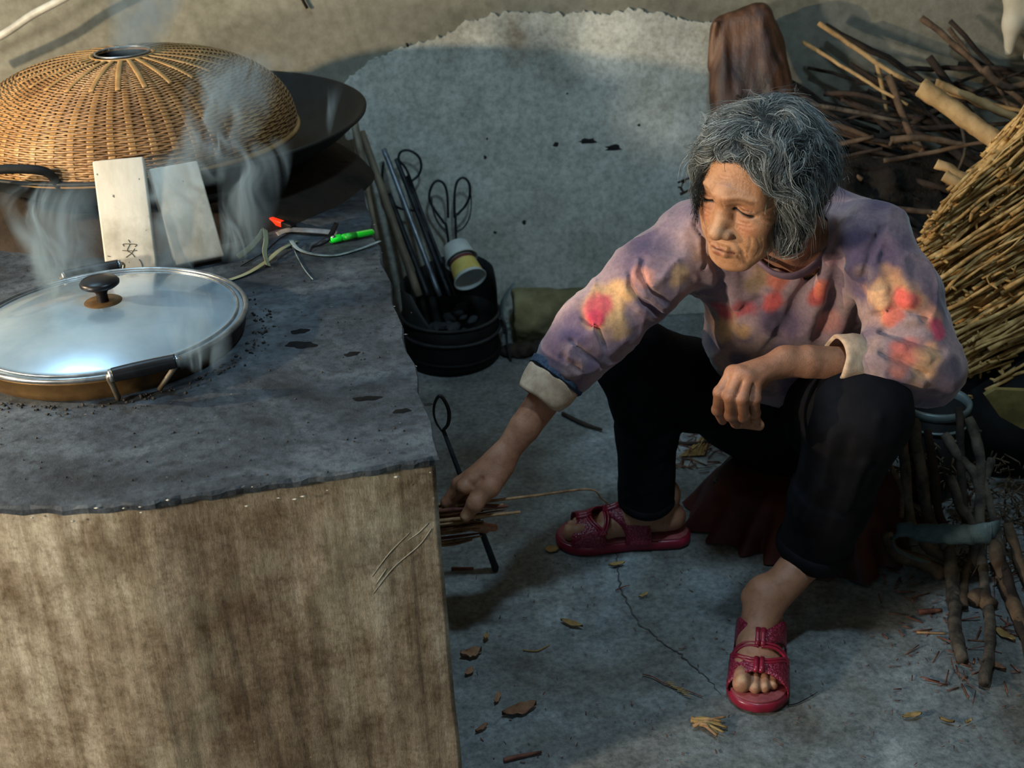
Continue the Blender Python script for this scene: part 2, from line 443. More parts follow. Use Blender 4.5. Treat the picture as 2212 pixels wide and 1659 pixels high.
# ------------------------------------------------------------------ the stove
mt, nt, bs = nodes('stove_side_cement'); MSIDE = mt
n = noise_node(nt, 3.0, 7, .6, stretch=(1, 1, .6)); r1 = ramp(nt, n.outputs[0], [(.3, rgb((138, 122, 104))), (.5, rgb((174, 162, 142))), (.7, rgb((200, 194, 174)))])
n2 = noise_node(nt, 36, 8, .68, stretch=(1, 1, .045), dist=.15); r2 = ramp(nt, n2.outputs[0], [(.33, rgb((92, 80, 68))), (.43, rgb((190, 180, 166))), (.62, (1, 1, 1, 1))])
n5 = noise_node(nt, 3.6, 5, .6); r5 = ramp(nt, n5.outputs[0], [(.54, (0, 0, 0, 1)), (.66, (1, 1, 1, 1))])
n7 = noise_node(nt, 11, 8, .72); r7 = ramp(nt, n7.outputs[0], [(.34, rgb((150, 132, 112))), (.58, (1, 1, 1, 1))])
n8 = noise_node(nt, 90, 6, .8); r8 = ramp(nt, n8.outputs[0], [(.32, rgb((170, 162, 150))), (.56, (1, 1, 1, 1))])
c = mix(nt, .74, r1.outputs[0], r2.outputs[0], 'MULTIPLY'); c = mix(nt, .8, c, r7.outputs[0], 'MULTIPLY'); c = mix(nt, .8, c, r8.outputs[0], 'MULTIPLY')
x_ = nt.nodes.new('ShaderNodeMath'); x_.operation = 'MULTIPLY'; x_.inputs[1].default_value = .45; nt.links.new(r5.outputs[0], x_.inputs[0])
c = mix(nt, x_.outputs[0], c, rgb((150, 150, 128)))
n6 = noise_node(nt, 130, 3, .5); r6 = ramp(nt, n6.outputs[0], [(.74, (0, 0, 0, 1)), (.78, (.6, .6, .6, 1))]); c = mix(nt, r6.outputs[0], c, rgb((200, 192, 170)))
nt.links.new(c, bs.inputs['Base Color']); bs.inputs['Roughness'].default_value = .85; bs.inputs['Specular IOR Level'].default_value = .2
n3 = noise_node(nt, 34, 9, .75, stretch=(1, 1, .35)); bump(nt, bs, n3.outputs[0], .6, .006)
mt, nt, bs = nodes('stove_top_sooty'); MTOP = mt
n = noise_node(nt, 4.0, 9, .68, dist=.5); r1 = ramp(nt, n.outputs[0], [(.34, rgb((28, 32, 36))), (.48, rgb((56, 63, 70))), (.6, rgb((82, 90, 96))), (.76, rgb((98, 100, 98)))])
n2 = noise_node(nt, 55, 7, .75); r2 = ramp(nt, n2.outputs[0], [(.33, rgb((70, 70, 72))), (.55, (1, 1, 1, 1))])
n6 = noise_node(nt, 95, 4, .6); r6 = ramp(nt, n6.outputs[0], [(.69, (0, 0, 0, 1)), (.75, (.55, .55, .55, 1))])
c = mix(nt, .8, r1.outputs[0], r2.outputs[0], 'MULTIPLY'); c = mix(nt, r6.outputs[0], c, rgb((150, 146, 136)))
nt.links.new(c, bs.inputs['Base Color']); bs.inputs['Roughness'].default_value = .62; bs.inputs['Specular IOR Level'].default_value = .35
n3 = noise_node(nt, 28, 9, .75); bump(nt, bs, n3.outputs[0], .6, .006)
MCLAY = mnoise('fired_clay_mortar', (15, 13, 11), (42, 34, 26), 6, .95, bmp=.6, bd=.008, c3=(28, 24, 20), fscale=30)
ZS = .62
stove = thing('masonry_stove', (-.5, 2.2, 0), 'large cement wood stove with a sooty dark top, pans set on it', 'stove')
front_px = [(0, 1092), (150, 1092), (300, 1083), (420, 1065), (560, 1043), (700, 1022), (850, 1000), (946, 984)]
fr = [G(x, y, ZS)[:2] for x, y in front_px]
fr = [np.array([-1.70, 2.30]), np.array([-1.52, 1.90]), np.array([-1.25, 1.62]), np.array([-1.0, 1.475]), np.array([-.80, 1.412])] + fr
fr = cr(fr, 8)
rr = np.linspace([*fr[-1]], [-.413, YW], 40)[1:]
rr[:, 0] += .004 * np.sin(np.arange(39) * 1.7) * (np.arange(39) > 0)
outl = np.vstack([fr, rr, [[-1.70, YW]]])
# body: slightly inset below the slab, with fire mouth opening on the right face
cen = np.array([-.9, 2.4])
ins = outl + np.array([nrm(cen - q) * .006 for q in outl])
nb = len(fr)
def wallring(poly, zs, jit):
    n = len(poly); V = []; F = []
    for z in zs:
        for q in poly: V.append((q[0], q[1], z))
    V = np.array(V); d = vnoise(V, 9, 2) * jit + vnoise(V * [1, 1, .25], 55, 4) * jit * .35
    nn = nrm(cen - [0, 0]); 
    for i in range(len(V)):
        u = nrm(np.array([V[i][0] - cen[0], V[i][1] - cen[1]])); V[i][:2] += u * d[i]
    for i in range(len(zs) - 1):
        for k in range(n):
            l = (k + 1) % n; F.append((i * n + k, i * n + l, (i + 1) * n + l, (i + 1) * n + k))
    return V, F, n
zs = np.linspace(0, ZS - .012, 26)
V, F, n = wallring(ins, zs, .004)
# cut the fire mouth: drop right-face quads within y 1.78..2.08, z .1...36
F2 = [f for f in F if not (V[list(f)][:, 0].mean() > -.45 and 1.805 < V[list(f)][:, 1].mean() < 2.095 and .10 < V[list(f)][:, 2].mean() < .36 and f[0] % n >= nb - 1)]
mk('stove_body', V, F2, MSIDE, stove, True)
from mathutils.bvhtree import BVHTree
bvh_ = BVHTree.FromPolygons([tuple(v) for v in V], [tuple(f) for f in F2])
V2, F3 = box(-.62, 1.0, 1.795, 2.105, .095, .365); F3 = [f for i, f in enumerate(F3) if i != 5]
for v in V2:
    if v[0] > 0: v[0] = -.098 - .171 * (v[1] - 1.466) - .007
mk('firebox', V2, [f[::-1] for f in F3], MCLAY, stove, False)
# top slab with chipped edge
zt = [ZS - .014, ZS - .012, ZS - .004, ZS]; offs = [-.002, .001, .003, 0.0]
n = len(outl); V = []
for z, o_ in zip(zt, offs):
    for i, q in enumerate(outl):
        u = nrm(q - cen); j = .0008 * math.sin(i * 2.3) + .0015 * math.sin(i * .71 + z * 90)
        V.append((q[0] + u[0] * (o_ + j), q[1] + u[1] * (o_ + j), z + (.0015 * math.sin(i * 1.3) if z < ZS else 0)))
F = [(i * n + k, i * n + (k + 1) % n, (i + 1) * n + (k + 1) % n, (i + 1) * n + k) for i in range(3) for k in range(n)]
V = np.array(V)
F.append(tuple(3 * n + k for k in range(n)))
mk('stove_top', V, F, MTOP, stove, False)
# pale chips of old lime along the edge
mlime = mnoise('lime_chip', (150, 146, 130), (200, 196, 180), 40)
mb = MB()
for i in range(30):
    k = R_.randrange(10, nb - 1) if i < 22 else R_.randrange(nb, nb + 20); q = outl[k] + np.array([R_.uniform(-.02, .02), 0]); u = nrm(q - cen)
    s = R_.uniform(.0010, .0028); q = outl[k] + u * .004; c = np.array([q[0], q[1], ZS - R_.uniform(-.001, .03)])
    V = np.array([[1, 0, 0], [-1, 0, 0], [0, 1, 0], [0, -1, 0], [0, 0, 1], [0, 0, -1]], float) * np.array([s * R_.uniform(1, 2.4), s * .6, s * .7]) + c
    mb.add(V, [(0, 2, 4), (2, 1, 4), (1, 3, 4), (3, 0, 4), (2, 0, 5), (1, 2, 5), (3, 1, 5), (0, 3, 5)])
o = mb.build('lime_chips', mlime, stove); o['kind'] = 'stuff'

# chalky scratches on the front face near the corner
def onfront(px, py):
    d = nrm(ray(px, py)); h = bvh_.ray_cast(Vector(_C), Vector(d))[0]; return np.array(h) - d * .0001
mscr = mnoise('chalk_scratch', (132, 126, 110), (160, 154, 138), 60, .9, bmp=.1)
for px in ([(803, 1246), (840, 1196), (885, 1150)], [(806, 1282), (850, 1226), (905, 1178), (932, 1142)], [(880, 1168), (905, 1150), (925, 1130)], [(812, 1262), (835, 1228)]):
    mk('chalk_scratch', *tube([onfront(*q) for q in cr([(x, y, 0) for x, y in px], 12)[:, :2]], [.0004, .0008, .0005], 5), mscr, stove)
# mortar mount under the wok
WC = np.array([-.72, 2.70])
def wob(V): return np.stack([vnoise(V, 8, 1), vnoise(V, 8, 2), vnoise(V, 10, 3) * .6], 1) * .008
V, F = lathe([(.44, ZS - .005), (.415, ZS + .012), (.38, ZS + .028), (.345, ZS + .040), (.315, ZS + .045), (.29, ZS + .04), (.28, ZS + .0), (.0, ZS + .001)], 90, (WC[0], WC[1], 0), wob=wob)
V[:, 1] = np.minimum(V[:, 1], YW - .004); mk('wok_mount', V, F, MCLAY, stove)

# ------------------------------------------------------------------ wok with its woven cover
MIRON = mnoise('black_iron', (6, 8, 8), (17, 20, 20), 18, .6, .0, bmp=.25, fscale=120)
MIRON2 = mnoise('sooty_iron', (10, 10, 10), (26, 24, 22), 14, .7, .2, bmp=.5, bd=.004, fscale=60)
ZR = .76
wok = thing('wok', (WC[0], WC[1], ZS + .01), 'huge black iron wok on the back of the stove under the woven cover', 'wok')
Rw = .435; prof = []
for i in range(15):
    t = i / 14; prof.append((max(Rw * math.sin(t * 1.25) / math.sin(1.25), .001), ZS + .012 + (ZR - ZS - .012) * (1 - math.cos(t * 1.25)) / (1 - math.cos(1.25))))
inner = [(r - .004 if r > .01 else r, z + .005) for r, z in prof][::-1]
lip = [(Rw + .006, ZR + .001), (Rw + .007, ZR + .006), (Rw + .001, ZR + .008)]
V, F = lathe(prof + lip + inner, 96, (WC[0], WC[1], 0)); mk('bowl', V, F, MIRON, wok)
def ear(ang, parent, zc=ZR - .012, R0=Rw, mat=MIRON, r=.0085):
    ca, sa = math.cos(ang), math.sin(ang); t = np.array([-sa, ca, 0]); o_ = np.array([ca, sa, 0]); c = np.array([WC[0], WC[1], zc]) + o_ * R0
    P = [c - t * .085 - o_ * .012, c - t * .082 + o_ * .018 + [0, 0, .016], c - t * .062 + o_ * .045 + [0, 0, .030], c + o_ * .052 + [0, 0, .032], c + t * .062 + o_ * .045 + [0, 0, .030], c + t * .082 + o_ * .018 + [0, 0, .016], c + t * .085 - o_ * .012]
    return mk('handle', *tube(cr(P, 6), r, 10), mat, parent)
mk('handle', *tube(cr([A(140, 412, 2.29), A(124, 396, 2.275), A(104, 374, 2.265), A(70, 366, 2.255), A(0, 366, 2.245), A(-80, 374, 2.24), A(-110, 400, 2.25), A(-115, 420, 2.27)], 6), .0085, 10), MIRON, wok)

mt, nt, bs = nodes('bamboo_weave'); MBAM = mt
n = noise_node(nt, 9, 6, .6); r1 = ramp(nt, n.outputs[0], [(.3, rgb((98, 68, 38))), (.5, rgb((140, 104, 64))), (.7, rgb((172, 138, 94)))])
n2 = noise_node(nt, 160, 3, .6); r2 = ramp(nt, n2.outputs[0], [(.3, rgb((150, 140, 130))), (.6, (1, 1, 1, 1))])
nt.links.new(mix(nt, .6, r1.outputs[0], r2.outputs[0], 'MULTIPLY'), bs.inputs['Base Color']); bs.inputs['Roughness'].default_value = .42
bs.inputs['Specular IOR Level'].default_value = .45
MBAM2 = mnoise('bamboo_rib', (130, 96, 54), (166, 132, 84), 14, .45, bmp=.2, fscale=90)
MDARK = mnoise('basket_inside', (30, 18, 8), (52, 32, 16), 20, .9)
BC = np.array([-.735, 2.594]); BR = .322; ZB = ZR - .004
cover = thing('woven_dome_cover', (BC[0], BC[1], ZB), 'large woven bamboo dome covering the iron wok', 'basket')
HB = .168
def dome(u):
    """u 0 (top) .. 1 (rim): radius, z"""
    a = u * math.pi / 2
    r = BR * math.sin(a) ** .86; z = ZB + HB * (math.cos(a) ** .80)
    return r, z
def dpos(u, th, off=0):
    r, z = dome(u); r2, z2 = dome(min(u + .01, 1)); r1, z1 = dome(max(u - .01, 0)); t = nrm([r2 - r1, z2 - z1]); nn = np.array([-t[1], t[0]]); 
    if nn[0] < 0: nn = -nn
    r += nn[0] * off; z += nn[1] * off
    return np.array([BC[0] + r * math.cos(th), BC[1] + r * math.sin(th), z])
NRIB = 52
U0 = .13
# horizontal strands, alternating over / under the ribs
mb = MB(); NL = 78
# arc-length spacing
us = np.linspace(U0, 1, 400); pts = np.array([dome(u) for u in us]); L = np.r_[0, np.cumsum(np.linalg.norm(np.diff(pts, axis=0), axis=1))]
ul = np.interp(np.linspace(0, L[-1], NL), L, us); gap = L[-1] / NL
for i, u in enumerate(ul):
    S = NRIB * 4; P4 = []
    r2, z2 = dome(min(u + .008, 1)); r1, z1 = dome(max(u - .008, 0)); mt2 = nrm([r2 - r1, z2 - z1]); nn2 = np.array([-mt2[1], mt2[0]]) if -mt2[1] > 0 or mt2[0] > 0 else np.array([mt2[1], -mt2[0]])
    amp = .0021 if u > .25 else .0012; wd = gap * .60 * R_.uniform(.86, 1.06)
    r0, z0 = dome(min(u, .999))
    for k in range(S):
        th = 2 * math.pi * k / S; s_ = math.cos(th * NRIB / 2 + (math.pi if i % 2 else 0)); o_ = amp * s_ + .0006
        zz = .0007 * math.sin(k * 1.9 + i * 2.1)
        for da, dn in ((-wd, 0), (0, .0011), (wd, 0), (0, -.0011)):
            rr_ = r0 + nn2[0] * (o_ + dn) + mt2[0] * (da + zz); z_ = z0 + nn2[1] * (o_ + dn) + mt2[1] * (da + zz)
            P4.append((BC[0] + rr_ * math.cos(th), BC[1] + rr_ * math.sin(th), z_))
    mb.add(P4, [(k * 4 + q, k * 4 + (q + 1) % 4, ((k + 1) % S) * 4 + (q + 1) % 4, ((k + 1) % S) * 4 + q) for k in range(S) for q in range(4)])
o = mb.build('weave', MBAM, cover); o['kind'] = 'stuff'
# ribs (parts, shared mesh)
P = [dpos(u, 0, -.0004) - np.array([BC[0], BC[1], ZB]) for u in np.linspace(U0 - .045, 1, 26)]
V, F = tube(P, [.0050, .0072, .0085], 6, flat=(1.0, .12), up=(0, 0, 1)); ribm = new_mesh('rib', V, F, MBAM2)
P = [dpos(u, 0, .0026) - np.array([BC[0], BC[1], ZB]) for u in np.linspace(U0 - .045, .40, 14)]
V, F = tube(P, [.0050, .0062, .0056], 6, flat=(1.0, .2), up=(0, 0, 1)); ribs = new_mesh('rib', V, F, MBAM2)
for k in range(NRIB):
    o = link('rib', ribm); o.parent = cover; o.rotation_euler = (0, 0, 2 * math.pi * k / NRIB)
    if k % 2 == 0:
        o = link('top_rib', ribs); o.parent = cover; o.rotation_euler = (0, 0, 2 * math.pi * (k + .5) / NRIB)
# dark inner shell standing for the shaded hollow, rim hoop and the wire ring round the top hole
V, F = lathe([(dome(u)[0] - .010, dome(u)[1] - .006) for u in np.linspace(U0 - .03, 1, 22)], 72, (BC[0], BC[1], 0)); mk('inner_shade_shell', V, F, MDARK, cover)
mk('rim_hoop', *tube([dpos(1, a, .002) + np.array([0, 0, .004]) for a in np.linspace(0, 2 * math.pi, 72, endpoint=False)], .006, 8, closed=True), MBAM2, cover)
MSTEEL = mnoise('dull_steel', (120, 124, 126), (170, 174, 176), 30, .32, .85, bmp=.05)
for q, z in ((.050, .006), (.041, .010)):
    r, zz = dome(U0 - .045)
    mk('top_ring', *tube([(BC[0] + (r + q - .045) * math.cos(a), BC[1] + (r + q - .045) * math.sin(a), zz + z - .004) for a in np.linspace(0, 2 * math.pi, 48, endpoint=False)], .0028 if q > .045 else .002, 8, closed=True), MBAM2 if q > .045 else MSTEEL, cover)

# ------------------------------------------------------------------ the shallow pan with its lid, sunk in the stove top
LC = np.array([-.632, 1.885]); LR = .216
MLID = None
mt, nt, bs = nodes('fogged_lid'); MLID = mt
n = noise_node(nt, 5, 5, .6); r1 = ramp(nt, n.outputs[0], [(.3, rgb((132, 160, 180))), (.7, rgb((186, 210, 226)))])
nt.links.new(r1.outputs[0], bs.inputs['Base Color']); bs.inputs['Roughness'].default_value = .26; bs.inputs['Metallic'].default_value = .55
bs.inputs['Coat Weight'].default_value = .8; bs.inputs['Coat Roughness'].default_value = .06
MRIM = mnoise('scorched_steel', (120, 92, 52), (186, 176, 156), 12, .3, .85, bmp=.1, lo=.4, hi=.6)
MPAN = mnoise('burnt_pan_side', (50, 36, 20), (120, 92, 56), 10, .5, .5, bmp=.4, fscale=40)
MBK = mnoise('black_plastic', (12, 13, 15), (26, 27, 30), 20, .35, 0, bmp=.05)
pan = thing('shallow_pan', (LC[0], LC[1], ZS), 'round pan with black-gripped loop handles set into the stove top', 'pan')
V, F = lathe([(.0, ZS - .02), (.17, ZS - .02), (.202, ZS - .005), (.213, ZS + .012), (.2155, ZS + .030), (.2185, ZS + .031), (.2185, ZS + .034), (.211, ZS + .033), (.205, ZS + .0), (.0, ZS - .012)], 96, (LC[0], LC[1], 0)); mk('pan_body', V, F, MPAN, pan)
def panhandle(pa, pb, pc, pd):
    # pa,pd feet ; pb,pc top corners
    h = mk('handle', *tube(np.vstack([cr([pa, pa * .35 + pb * .65, pb, pb + (pc - pb) * .12], 6)]), .0058, 8, flat=(1, .7)), MRIM, pan)
    mk('handle', *tube(np.vstack([cr([pd, pd * .35 + pc * .65, pc, pc + (pb - pc) * .12], 6)]), .0058, 8, flat=(1, .7)), MRIM, pan)
    P = np.array([pb + (pc - pb) * t for t in np.linspace(.05, .95, 40)]); V, F = tube(P, [.0105 , .0112, .0112, .0105], 14)
    g = mk('grip', V, F, MBK, pan)
    for t in (.04, .96):
        c = pb + (pc - pb) * t; mk('collar', *tube([c - (pc - pb) * .035, c + (pc - pb) * .035], .0095, 12), MSTEEL, pan)
bz = ZS + .022
a1 = math.atan2(*(G(262, 905, ZS)[:2] - LC)[::-1]); a2 = math.atan2(*(G(382, 880, ZS)[:2] - LC)[::-1])
def rimp(a, r, z): return np.array([LC[0] + r * math.cos(a), LC[1] + r * math.sin(a), z])
pA, pD = rimp(a1, .222, ZS + .004), rimp(a2, .222, ZS + .004)
pB, pC = A(235, 812, pA[1] - .018), A(388, 778, pD[1] - .018)
panhandle(pA, pB, pC, pD)
pA2 = A(165, 672, 2.065); pD2 = A(268, 640, 2.10)
panhandle(pA2 * [1, 1, 0] + [0, .0, ZS + .02], A(134, 598, 2.09), A(263, 572, 2.12), pD2 * [1, 1, 0] + [0, .0, ZS + .02])
lid = thing('pan_lid', (LC[0], LC[1], ZS + .034), 'bluish steamed-up domed pan lid with steel rim and dark knob', 'lid')
lp = [(.2175, ZS + .035)]
prof = [(.2125, ZS + .0355), (.211, ZS + .0385), (.206, ZS + .0375)]
for i in range(1, 20):
    t = i / 19; rr_ = .206 * (1 - t); prof.append((max(rr_, .0005), ZS + .0375 + .032 * (1 - (rr_ / .206) ** 2.4)))
V, F = lathe(prof, 128, (LC[0], LC[1], 0)); mk('dome', V, F, MLID, lid)
for q, rad, z in ((.2165, .0045, .0375), (.2040, .0022, .0395)):
    mk('rim', *tube([(LC[0] + q * math.cos(a), LC[1] + q * math.sin(a), ZS + z) for a in np.linspace(0, 2 * math.pi, 128, endpoint=False)], rad, 8, closed=True), MSTEEL, lid)
zk = ZS + .069
kc = LC
mk('washer', *lathe([(.030, zk - .002), (.029, zk + .0008), (.010, zk + .0012), (.0, zk + .0012)], 40, (kc[0], kc[1], 0)), MPAN, lid)
mk('knob', *lathe([(.009, zk), (.0085, zk + .014), (.013, zk + .022), (.026, zk + .026), (.030, zk + .029), (.0305, zk + .033), (.027, zk + .037), (.014, zk + .0395), (.0, zk + .040)], 40, (kc[0], kc[1], 0)), MBK, lid)
# crumbs of soot around the pan
mb = MB(); msoot = mnoise('soot_crumb', (14, 14, 14), (60, 52, 44), 60)
def crumb(c, s):
    V = np.array([[1, 0, 0], [-1, 0, 0], [0, 1, 0], [0, -1, 0], [0, 0, 1], [0, 0, -.4]], float); V += rng.normal(0, .22, (6, 3)); return V * s + c, [(0, 2, 4), (2, 1, 4), (1, 3, 4), (3, 0, 4), (2, 0, 5), (1, 2, 5), (3, 1, 5), (0, 3, 5)]
for i in range(420):
    a = R_.uniform(0, 2 * math.pi); q = .224 + abs(R_.gauss(0, .018)); mb.add(*crumb((LC[0] + q * math.cos(a), LC[1] + q * math.sin(a), ZS + .0012), R_.uniform(.0008, .0034)))
for i in range(260):
    c = G(R_.uniform(0, 900), R_.uniform(520, 1050), ZS); 
    if np.hypot(*(c[:2] - LC)) > .225: mb.add(*crumb(c + [0, 0, .0008], R_.uniform(.0006, .0022)))
o = tag(mb.build('soot_crumbs', msoot), 'black soot crumbs scattered over the stove top around the pan', 'soot', kind='stuff')

# ------------------------------------------------------------------ two boards leaning against the wok
mt, nt, bs = nodes('scrubbed_wood'); MBOARD = mt
n = noise_node(nt, 12, 6, .6, stretch=(1, 1, .12)); r1 = ramp(nt, n.outputs[0], [(.3, rgb((160, 154, 138))), (.6, rgb((194, 188, 174)))])
n2 = noise_node(nt, 7, 6, .65); r2 = ramp(nt, n2.outputs[0], [(.3, rgb((150, 146, 130))), (.5, (1, 1, 1, 1))])
n5 = noise_node(nt, 85, 2, .5); r5 = ramp(nt, n5.outputs[0], [(.73, (1, 1, 1, 1)), (.76, rgb((60, 40, 24)))])
c = mix(nt, .6, r1.outputs[0], r2.outputs[0], 'MULTIPLY'); c = mix(nt, .8, c, r5.outputs[0], 'MULTIPLY'); nt.links.new(c, bs.inputs['Base Color'])
bs.inputs['Roughness'].default_value = .6; n3 = noise_node(nt, 60, 6, .6, stretch=(1, 1, .1)); bump(nt, bs, n3.outputs[0], .25, .002)
mink = mnoise('ink', (60, 52, 40), (84, 74, 58), 30, bmp=0)
def board(bl, br, tl, label):
    bl = G(*bl, ZS + .001); br = G(*br, ZS + .001)
    ytop = bl[1] + .092
    tl = A(*tl, ytop); x = nrm(br - bl); up = tl - bl; up = up - x * (up @ x); h = np.linalg.norm(up); up /= h; wd = np.linalg.norm(br - bl); nb_ = np.cross(x, up)   # pointing to the camera side?
    if nb_[1] > 0: nb_ = -nb_
    th = .026; c = bl + x * wd / 2 + up * h / 2 - nb_ * th / 2
    # lift so that the lower back edge clears the stove top
    c = c + np.array([0, 0, max(0, (ZS + .001) - (bl[2] - nb_[2] * th))])
    t = thing('wooden_block', c - up * h / 2, label, 'board')
    zx = np.cross(x, up); bevelbox('board', (wd, h, th), frame(c, x, up, zx), MBOARD, t, .0035, 3, 0)
    return t, c + nb_ * th / 2, x, up, nb_
b1 = board((233, 612), (343, 600), (200, 362), 'pale wooden block with an inked character, leaning against the wok at left')
b2 = board((383, 590), (488, 568), (342, 377), 'pale worm-holed wooden block leaning on the wok, nearer the lighter')
# the character written on the first board
t, c, x, up, nn = b1
def onb(px, py):
    d = ray(px, py); return _C + d * (((c + nn * .0004 - _C) @ nn) / (d @ nn))
strokes = [[(277, 518), (281, 524)], [(268, 532), (267, 527), (294, 528), (291, 533)], [(281, 527), (275, 541), (284, 547), (291, 555)], [(291, 537), (284, 547), (272, 556)], [(264, 541), (280, 542), (296, 541)], [(232, 553), (238, 554)], [(300, 560), (306, 570), (312, 600)]]
mb = MB()
for s in strokes: mb.add(*tube(cr([onb(*q) for q in s], 4), .0007, 5))
mb.build('inked_character', mink, t)

# ------------------------------------------------------------------ small things on the stove
MGREEN, nt, bs = nodes('green_plastic'); bs.inputs['Base Color'].default_value = rgb((16, 205, 40)); bs.inputs['Roughness'].default_value = .18
bs.inputs['Transmission Weight'].default_value = .25; bs.inputs['Subsurface Weight'].default_value = .3; bs.inputs['Subsurface Radius'].default_value = (.005, .02, .005)
MGREEN2 = mnoise('green_cap', (18, 214, 44), (24, 224, 54), 10, .4, bmp=0)
a, b = G(712, 518, ZS + .008), G(812, 500, ZS + .008); lt = thing('cigarette_lighter', (a + b) / 2 - [0, 0, .008], 'bright green plastic lighter near the stove edge', 'lighter')
ab = nrm(b - a); mk('body', *tube([a + ab * q for q in (.022, .024, .05, .083, .086)], [.0068, .008, .008, .008, .0055], 16, flat=(1, .75)), MGREEN, lt)
mk('cap', *tube([a + ab * q for q in (0, .0015, .021, .0225)], [.0058, .0082, .0088, .0072], 16, flat=(1, .8)), MGREEN2, lt)
mk('flint_wheel', *tube([a + ab * .004 + [0, -.003, .004], a + ab * .012 + [0, -.003, .005]], .0035, 10), MSTEEL, lt)
mlab = mnoise('printed_label', (20, 110, 30), (30, 150, 44), 90, .4, bmp=0)
mk('printed_label', *tube([a + ab * q for q in (.028, .052)], .0082, 16, flat=(1, .76)), mlab, lt)
# black lump with a glowing red ember
MRED, nt, bs = nodes('ember_red'); bs.inputs['Base Color'].default_value = rgb((215, 40, 22)); bs.inputs['Roughness'].default_value = .3
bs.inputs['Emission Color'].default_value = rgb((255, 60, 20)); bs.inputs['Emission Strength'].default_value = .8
a, b = G(582, 474, ZS + .012), G(634, 492, ZS + .008); ab = nrm(b - a); L_ = np.linalg.norm(b - a)
rl = thing('glowing_ember', (a + b) / 2 - [0, 0, .01], 'small black lump with a glowing red ember at the foot of the wok mount', 'ember')
bevelbox('charred_end', (L_ * .45, .014, .014), frame(b - ab * L_ * .2, ab, nrm(np.cross([0, 0, 1], ab)), nrm(np.cross(ab, np.cross([0, 0, 1], ab)))), MBK, rl, .002)
bevelbox('red_end', (L_ * .62, .012, .011), frame(a + ab * L_ * .3, ab, nrm(np.cross([0, 0, 1], ab)), nrm(np.cross(ab, np.cross([0, 0, 1], ab)))), MRED, rl, .002)
# thin pale cord between
MPALE = mnoise('pale_plastic', (150, 146, 138), (190, 186, 176), 30, .4, bmp=.05)
MPALE = mnoise('pale_plastic', (112, 104, 98), (150, 142, 136), 30, .4, bmp=.05)
tag(mk('packing_strap', *tube(cr([G(598, 506, ZS + .002), G(622, 497, ZS + .006), G(660, 497, ZS + .010), G(700, 500, ZS + .009), G(728, 504, ZS + .006)], 6), .0060, 8, flat=(1, .1), up=(0, -.5, .8)), MPALE), 'pale flat strap arching from the ember to the green lighter', 'strap')
# packing straps
mt, nt, bs = nodes('woven_strap'); MSTRAP = mt
tc = nt.nodes.new('ShaderNodeTexCoord'); wv = nt.nodes.new('ShaderNodeTexWave'); wv.wave_type = 'BANDS'; wv.bands_direction = 'DIAGONAL'; wv.inputs['Scale'].default_value = 160
nt.links.new(tc.outputs['Object'], wv.inputs[0]); r1 = ramp(nt, wv.outputs[0], [(.2, rgb((104, 106, 78))), (.8, rgb((158, 160, 132)))]); nt.links.new(r1.outputs[0], bs.inputs['Base Color']); bs.inputs['Roughness'].default_value = .35
def strap(name, px, label, w_=.0055, z=ZS, mat=None, upv=(0, 0, 1)):
    P = cr([G(x, y, z + h) for x, y, h in px], 8)
    T = np.gradient(P, axis=0); V = []; F = []
    tw = [h2 for h2 in np.interp(np.linspace(0, 1, len(P)), np.linspace(0, 1, len(px)), [0.0] * len(px))]
    V, F = tube(P, w_, 8, flat=(1, .08), up=upv)
    return tag(mk(name, V, F, mat or MSTRAP), label, 'strap')
strap('packing_strap', [(416, 617, .002), (470, 611, .002), (530, 592, .003), (575, 565, .006), (605, 540, .010), (640, 520, .004)], 'cream woven packing strap, its cut end beside the pan lid')
strap('packing_strap', [(514, 556, .003), (540, 535, .006), (562, 510, .018), (572, 495, .030), (575, 520, .022), (572, 545, .012), (580, 574, .004)], 'cream packing strap twisted upright near the red tip', .0055, upv=(.6, -.6, .5))
MSTRAP2 = mnoise('grey_strap', (96, 108, 110), (136, 150, 152), 60, .35, bmp=.1)
strap('packing_strap', [(628, 518, .012), (645, 538, .006), (680, 549, .003), (725, 551, .003), (775, 538, .003), (822, 520, .006)], 'blue-grey packing strap curved in front of the green lighter', .0042, mat=MSTRAP2)
MWIRE = mnoise('black_wire', (10, 10, 11), (28, 28, 30), 30, .4, .3, bmp=0)
tag(mk('plastic_strip', *tube(cr([G(670, 542, ZS + .002), G(676, 533, ZS + .004), G(692, 526, ZS + .006), G(712, 512, ZS + .014), G(727, 482, ZS + .026)], 6), [.0015, .0025, .0045, .0055, .0045], 6, flat=(1, .2), up=(0, -.8, .4)), MWIRE), 'short black plastic strip standing up beside the green lighter', 'strip')
tag(mk('loose_string', *tube(cr([G(630, 528, ZS + .002), G(645, 560, ZS + .002), G(660, 585, ZS + .002), G(676, 604, ZS + .002)], 6), .0011, 5), MSTRAP2), 'thin grey thread straggling across the stove top', 'string')
tag(mk('loose_string', *tube(cr([G(520, 575, ZS + .002), G(570, 545, ZS + .002), G(612, 510, ZS + .003), G(650, 500, ZS + .003), G(700, 505, ZS + .003)], 6), .0011, 5), MWIRE), 'thin dark thread arcing behind the cream straps', 'string')
